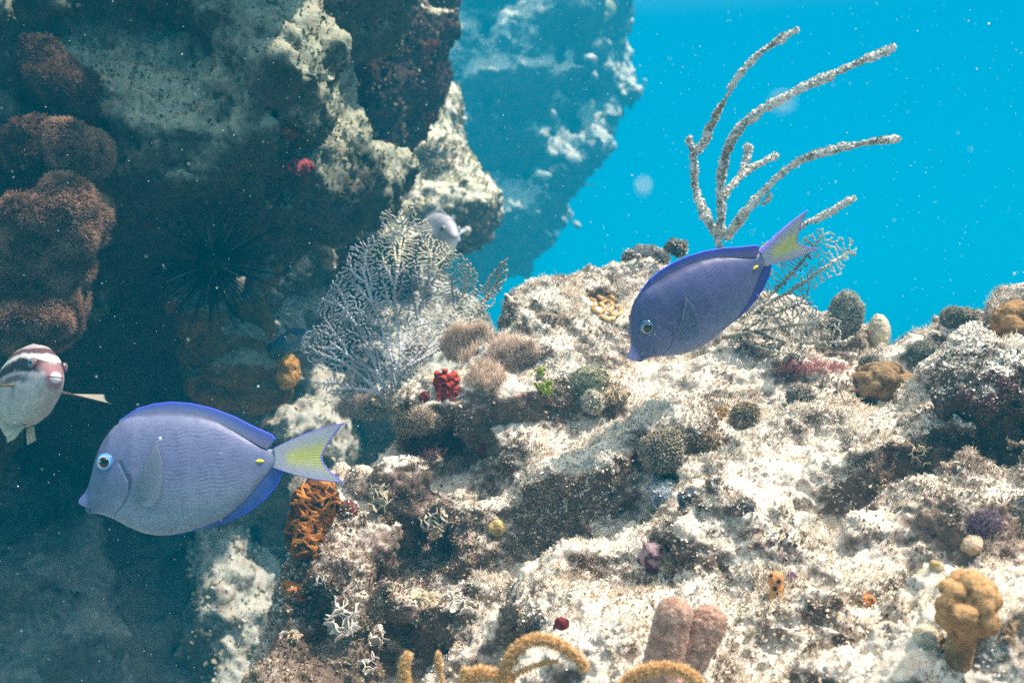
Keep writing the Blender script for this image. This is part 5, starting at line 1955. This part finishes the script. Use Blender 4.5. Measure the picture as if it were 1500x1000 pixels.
# fine brown hair algae
def hair_patch(px, py, rx, ry, n, ln, c0, c1, label, seed, o_=None, name='hair_algae'):
    rng = np.random.default_rng(seed)
    root = None
    m = int(n / 24)
    P_, N_ = [], []
    for _ in range(m):
        a, r_ = rng.uniform(0, 6.28), math.sqrt(rng.uniform(0, 1))
        q, nn = hit(px + rx * r_ * math.cos(a), py + ry * r_ * math.sin(a), o_)
        P_.append(q)
        N_.append(nn)
    P_, N_ = np.array(P_), np.array(N_)
    ok = np.abs(P_[:, 1] - np.median(P_[:, 1])) < .12
    P_, N_ = P_[ok], N_[ok]
    p0 = np.median(P_, 0)
    q = np.repeat(P_, 24, 0) + rng.normal(0, .0028, (len(P_) * 24, 3))
    nn = np.repeat(N_ * .5 + np.array([0, -.25, .8]) + rng.normal(0, .3, N_.shape), 24, 0)
    nn /= np.linalg.norm(nn, axis=1)[:, None]
    c = lerp(np.array(c0), np.array(c1), rng.random(len(q)))
    v_, f_, cc = spikes(q - p0, nn, rng.uniform(.6, 1.2, len(q)) * ln, .00032, c, rng, .32)
    return link(name, new_mesh(name, v_, f_, cc), M_FUZZ, label=label, cat='algae', loc=p0)


hair_patch(690, 508, 42, 26, 5200, .016, (.36, .25, .18), (.74, .60, .48), 'largest brown hair algae cushion right of the sea fan', 1)
hair_patch(752, 520, 34, 22, 3600, .013, (.38, .27, .20), (.74, .60, .50), 'brown hair algae cushion to the right of the largest one', 2)
hair_patch(715, 556, 22, 22, 2400, .014, (.36, .25, .18), (.72, .58, .46), 'brown hair algae cushion right of the red folded sponge', 3)
hair_patch(598, 620, 34, 16, 3000, .012, (.30, .22, .15), (.70, .58, .44), 'cream hair algae cushion on the left rim under the red sponge', 4)
hair_patch(530, 600, 36, 14, 2600, .011, (.34, .24, .20), (.72, .60, .50), 'pinkish hair algae fringe at the left rim above the tail of the pale blue fish', 5)
hair_patch(1440, 768, 20, 12, 1200, .008, (.09, .06, .085), (.28, .20, .26), 'purple hair algae tuft above the ring shaped coral', 6)
hair_patch(1190, 540, 50, 8, 2000, .006, (.34, .12, .12), (.62, .36, .34), 'pinkish red algae fuzz on white sediment under the low sea fan', 7)
hair_patch(640, 655, 46, 20, 3000, .010, (.05, .03, .03), (.20, .12, .12), 'dark maroon hair algae in the shaded hollow of the left face', 8)

# ------------------------------------------------------------------ orange fuzzy plumes at the bottom edge
M_PLUME = attr_mat('plume_stem', .85, .1, (300, .001), .2, 200)


def plume(label, branches, d0, hair=.0026):
    root = bpy.data.objects.new('sea_plume', None)
    COL.objects.link(root)
    a0 = branches[0][0]
    org = P(a0[0][0], a0[0][1], d0)
    root.location = tuple(map(float, org))
    root['label'] = label
    root['category'] = 'sea plume'
    for pts_, r_, bare in branches:
        path_ = resample(catmull(np.array([P(q[0], q[1], d0 + (q[2] if len(q) > 2 else 0)) for q in pts_]) - org, 10), .0016)
        s_ = K * d0
        t = np.linspace(0, 1, len(path_))
        rad = r_ * .78 * s_ * (1 - .35 * t) * np.where(t > .985, .7, 1)
        v_, f_ = tube(path_, rad, 10)
        tt_ = np.minimum(np.arange(len(v_)) // 10, len(path_) - 1) / len(path_)
        c_ = lerp(np.array([.48, .30, .16]), np.array([.50, .25, .08]), tt_) * (1 + .4 * noise(v_ + org, 200, 5))[:, None]
        me_ = new_mesh('branch', v_, f_, np.clip(c_, 0, 1))
        b_ = link('branch', me_, M_PLUME, root)
        n_ = int(len(path_) * 46 * (.25 + r_ / 10))
        p_, nn = face_samples(me_, n_, RNG)
        if bare:
            keep = RNG.random(n_) < .12
            tip = np.linalg.norm(p_ - path_[-1], axis=1) < .012
            p_, nn = p_[keep | tip], nn[keep | tip]
        c = lerp(np.array([.46, .24, .08]), np.array([.80, .58, .30]), RNG.random(len(p_)))
        v1, f1, c1 = spikes(p_, nn, RNG.uniform(.5, 1.2, len(p_)) * hair * (.5 + r_ / 16), .00042, c, RNG, .35)
        link('polyps', new_mesh('polyps', v1, f1, c1), M_FUZZ, b_)


plume('leftmost stubby orange fuzzy plume at the bottom edge', [([(597, 1040), (594, 1005), (592, 975), (598, 958)], 8.5, False)], .70)
plume('thin orange stalk with a fuzzy tip at the bottom edge, right of the stubby one', [([(650, 1040), (648, 1005), (643, 975), (641, 956)], 5, True)], .70)
plume('branching orange fuzzy plume in the bottom middle, with an arched tip', [
    ([(740, 1050), (738, 1000), (742, 975), (757, 950), (785, 936), (815, 942), (842, 960), (858, 980)], 9, False),
    ([(740, 1030), (752, 992), (775, 978), (800, 970), (818, 968)], 3.4, False), ([(736, 1020), (730, 990), (740, 975), (760, 968)], 3.2, True),
    ([(738, 1035), (745, 985), (752, 962), (770, 952)], 3, True), ([(700, 1050), (682, 1010), (690, 990), (715, 986), (740, 998), (752, 1020)], 11, False),
    ([(676, 1040), (678, 1000), (680, 978)], 5, True)], .68)
plume('orange fuzzy arch at the bottom edge in front of the two lobed coral', [([(905, 1040), (915, 1002), (940, 984), (975, 978), (1005, 984), (1026, 1003), (1034, 1030)], 9, False)], .66)

# ------------------------------------------------------------------ things on the shaded wall
M_POLY = attr_mat('brown_polyps', .9, .05)
for i, (parts_, d, lb, dim) in enumerate((
        ([(108, 212, 32, 33), (122, 222, 24, 26), (88, 205, 20, 22)], 1.42, 'brown shaggy coral ball, highest of those on the dark left wall', 1.),
        ([(95, 300, 40, 40), (108, 330, 28, 34), (55, 318, 36, 30), (30, 345, 40, 44), (66, 372, 36, 34), (84, 402, 22, 30), (20, 420, 40, 50), (62, 440, 38, 36), (40, 474, 44, 34), (72, 470, 24, 26), (10, 360, 40, 60)], 1.38,
         'long shaggy brown coral crust hanging down the left edge, above the striped fish', 1.),
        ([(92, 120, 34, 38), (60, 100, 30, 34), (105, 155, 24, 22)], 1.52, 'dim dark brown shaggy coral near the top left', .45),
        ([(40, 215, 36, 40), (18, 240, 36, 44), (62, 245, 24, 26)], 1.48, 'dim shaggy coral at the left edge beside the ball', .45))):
    c = P(parts_[0][0], parts_[0][1], d)
    s = K * d
    rng = np.random.default_rng(400 + i)
    ll = []
    for (a, b, rx, rz) in parts_:
        q = P(a, b, d + rng.uniform(-.01, .02)) - c
        ll.append((tuple(q), (rx * s, rx * s, rz * s)))
        ll.append((tuple(q + [0, rx * s * 1.4, 0]), (rx * s * .9, rx * s * 1.6, rz * s * .9)))
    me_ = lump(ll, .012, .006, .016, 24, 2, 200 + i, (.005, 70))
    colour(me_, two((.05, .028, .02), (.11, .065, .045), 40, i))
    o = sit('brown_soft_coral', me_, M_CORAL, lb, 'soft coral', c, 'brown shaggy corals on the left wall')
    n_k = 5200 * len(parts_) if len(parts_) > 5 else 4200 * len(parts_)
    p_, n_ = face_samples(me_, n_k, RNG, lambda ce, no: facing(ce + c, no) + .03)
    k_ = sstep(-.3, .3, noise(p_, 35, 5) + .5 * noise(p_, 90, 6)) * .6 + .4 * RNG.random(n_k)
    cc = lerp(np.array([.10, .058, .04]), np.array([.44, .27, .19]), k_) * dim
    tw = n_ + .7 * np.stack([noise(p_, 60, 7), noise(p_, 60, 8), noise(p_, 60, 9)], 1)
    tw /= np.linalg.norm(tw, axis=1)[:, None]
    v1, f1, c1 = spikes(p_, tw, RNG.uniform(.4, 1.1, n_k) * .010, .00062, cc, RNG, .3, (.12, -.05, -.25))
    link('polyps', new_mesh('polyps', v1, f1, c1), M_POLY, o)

# long spined urchin in the recess
c = P(312, 385, 1.72)
v_, f_ = ICO[3]
ur = link('sea_urchin', new_mesh('sea_urchin', v_ * np.array([.026, .026, .020]), f_, np.tile([.008, .008, .012], (len(v_), 1))), attr_mat('urchin_shell', .5, .3),
          label='black long spined sea urchin in the dark recess under the overhang', cat='sea urchin', loc=c)
d_ = RNG.normal(0, 1, (170, 3))
d_ /= np.linalg.norm(d_, axis=1)[:, None]
mb = MB()
for q in d_:
    ln = RNG.uniform(.05, .12)
    v1, f1 = tube(np.stack([q * .022, q * (.022 + ln * .5), q * (.022 + ln)]), [.0011, .0008, .0003], 5)
    g = RNG.random()
    mb.add(v1, f1, (.006, .007, .010) if g < .97 else (.16, .17, .18))
link('spines', mb.mesh('spines'), attr_mat('urchin_spine', .8, .05), ur)

# brown encrusting coral outcrop and the orange sponges on it
M_OUT = rock_mat('outcrop_crust', sed=(.26, .27, .20), sed2=(.40, .40, .32), s=1.0, off=-.15, soft=.7,
                 alg=[(.25, (.05, .035, .022)), (.42, (.13, .075, .035)), (.58, (.22, .12, .05)), (.75, (.26, .17, .10))])
for (nm, lb, parts, d) in (
        ('fire_coral', 'brown and grey encrusting coral ridge running down under the overhang', [(270, 445, 30, 24), (300, 470, 40, 26), (320, 505, 36, 30), (345, 540, 46, 30), (385, 550, 40, 34), (352, 500, 30, 26), (290, 520, 26, 20)], 1.95),
        ('fire_coral', 'upright brown coral plate at the right end of the encrusting ridge', [(392, 395, 18, 26), (375, 430, 20, 30), (368, 465, 24, 30), (385, 480, 18, 24), (350, 450, 20, 18)], 2.0),
        ('dead_coral', 'knobbly grey coral block under the brown plate, left of the orange sponge', [(330, 575, 40, 26), (370, 575, 36, 30), (400, 565, 26, 26), (300, 560, 26, 22), (405, 520, 16, 20)], 1.98)):
    p0 = P(parts[0][0], parts[0][1], d)
    s = K * d
    me_ = lump([(tuple(P(a, b, d + .02 * math.sin(a)) - p0), (rx * s, rx * s * 1.3, rz * s)) for a, b, rx, rz in parts], .02, .008, .014, 22, 2, int(parts[0][0]), (.006, 60))
    sit(nm, me_, M_OUT, lb, 'coral', p0)


def wall_knob(px, py, rx, rz, d, name, label, cat, c0, c1, seed, amp=.004, ropes=0, rc=None):
    p0 = P(px, py, d)
    s_ = K * d
    me_ = lump([((0, 0, 0), (rx * s_, rx * s_, rz * s_)), ((0, rx * s_, 0), (rx * s_ * .8, rx * s_ * 1.4, rz * s_ * .8))], .01, rx * s_ / 9, amp, 40, 1, seed)
    colour(me_, two(c0, c1, 70, seed, .3))
    o = sit(name, me_, M_CORAL, label, cat, p0)
    if ropes:
        bt = BVHTree.FromPolygons([q.co[:] for q in me_.vertices], [q.vertices[:] for q in me_.polygons])
        mb = MB()
        for ch in wiggles(px - rx * .8, px + rx * .8, py - rz * .8, py + rz * .8, ropes, seed, 7, rx * .3):
            pts_ = [bt.ray_cast(Vector(tuple(-p0)), Vector(tuple(P(a, b, 1.))).normalized())[0] for a, b in catmull(np.array(ch), 5)]
            pts_ = np.array([q[:] for q in pts_ if q is not None])
            if len(pts_) > 6:
                for _ in range(2):
                    pts_[1:-1] = (pts_[:-2] + 2 * pts_[1:-1] + pts_[2:]) / 4
                v_, f_ = tube(resample(pts_, .003), rx * s_ * .085, 6)
                mb.add(v_, f_, rc)
        if mb.n:
            link('ropes', mb.mesh('ropes'), M_CORAL, o)
    return o


wall_knob(421, 545, 17, 27, 1.9, 'sponge', 'bright orange sponge at the end of the encrusting ridge, left of the sea fan', 'sponge', (.34, .16, .04), (.62, .34, .10), 301, .006)
wall_knob(563, 290, 17, 24, 2.05, 'rope_sponge', 'orange brown rope sponge at the tip of the overhang foot', 'sponge', (.14, .07, .025), (.34, .19, .07), 302, .004, 14, (.48, .27, .10))
wall_knob(558, 270, 9, 8, 2.03, 'dead_coral', 'small white coral cap on the orange brown rope sponge', 'coral', (.55, .55, .52), (.75, .75, .72), 303)
wall_knob(521, 315, 11, 17, 2.0, 'rope_sponge', 'small brown sponge hanging under the foot of the overhang', 'sponge', (.09, .055, .03), (.22, .13, .07), 304, .004, 6, (.28, .17, .09))
wall_knob(440, 243, 17, 12, 1.62, 'sponge', 'dim red sponge in the hollow of the overhang', 'sponge', (.07, .015, .02), (.34, .07, .07), 305, .008)
wall_knob(418, 192, 18, 7, 1.60, 'sponge', 'rust orange sponge lining the lip of the overhang hollow', 'sponge', (.12, .05, .03), (.30, .12, .06), 306, .006)
wall_knob(872, 14, 30, 18, 9.1, 'star_coral', 'yellowish coral lobe on the top of the hazy far reef', 'coral', (.30, .28, .12), (.48, .45, .22), 307, .01)
for i, (px, py, rx, rz, lb) in enumerate(((632, 318, 8, 12, 'pale finger coral just left of the grey fish'), (655, 318, 16, 8, 'pale ball coral above the grey fish'), (683, 338, 7, 6, 'small pale coral to the right of the grey fish'),
                                         (600, 320, 14, 8, 'flat pale coral left of the pale finger coral'))):
    wall_knob(px, py, rx, rz, 2.95, 'finger_coral', lb, 'coral', (.40, .38, .32), (.66, .62, .54), 320 + i)

# ------------------------------------------------------------------ specks drifting in the water
n = 4600
d = (RNG.random(n) ** .6) * 2.6 + .35
px, py = RNG.uniform(-150, 1650, n), RNG.uniform(-120, 1120, n)
c = np.stack([(px - 750) * K * d, d, (500 - py) * K * d], 1)
keep = c[:, 2] > height(c[:, 0], c[:, 1]) + .02
c, d = c[keep], d[keep]
v_, f_ = ICO[1]
r_ = RNG.uniform(.00016, .00045, len(c)) * (1 + (RNG.random(len(c)) < .02) * 1.4) * (.6 + .5 * d)
c = np.vstack([c, P(1145, 150, .17), P(942, 273, .22)])
r_ = np.r_[r_, .0011, .0009]
V = (c[:, None] + v_[None] * r_[:, None, None] * RNG.uniform(.6, 1.4, (len(c), 1, 3))).reshape(-1, 3)
F = (np.arange(len(c))[:, None, None] * len(v_) + np.array(f_)[None]).reshape(-1, 3)
ms = MT('drifting_speck', .9, .1)
ms.base((.8, .8, .76))
link('drifting_specks', new_mesh('drifting_specks', V, F), ms.m, label='white specks drifting in the water', cat='particles', kind='stuff')
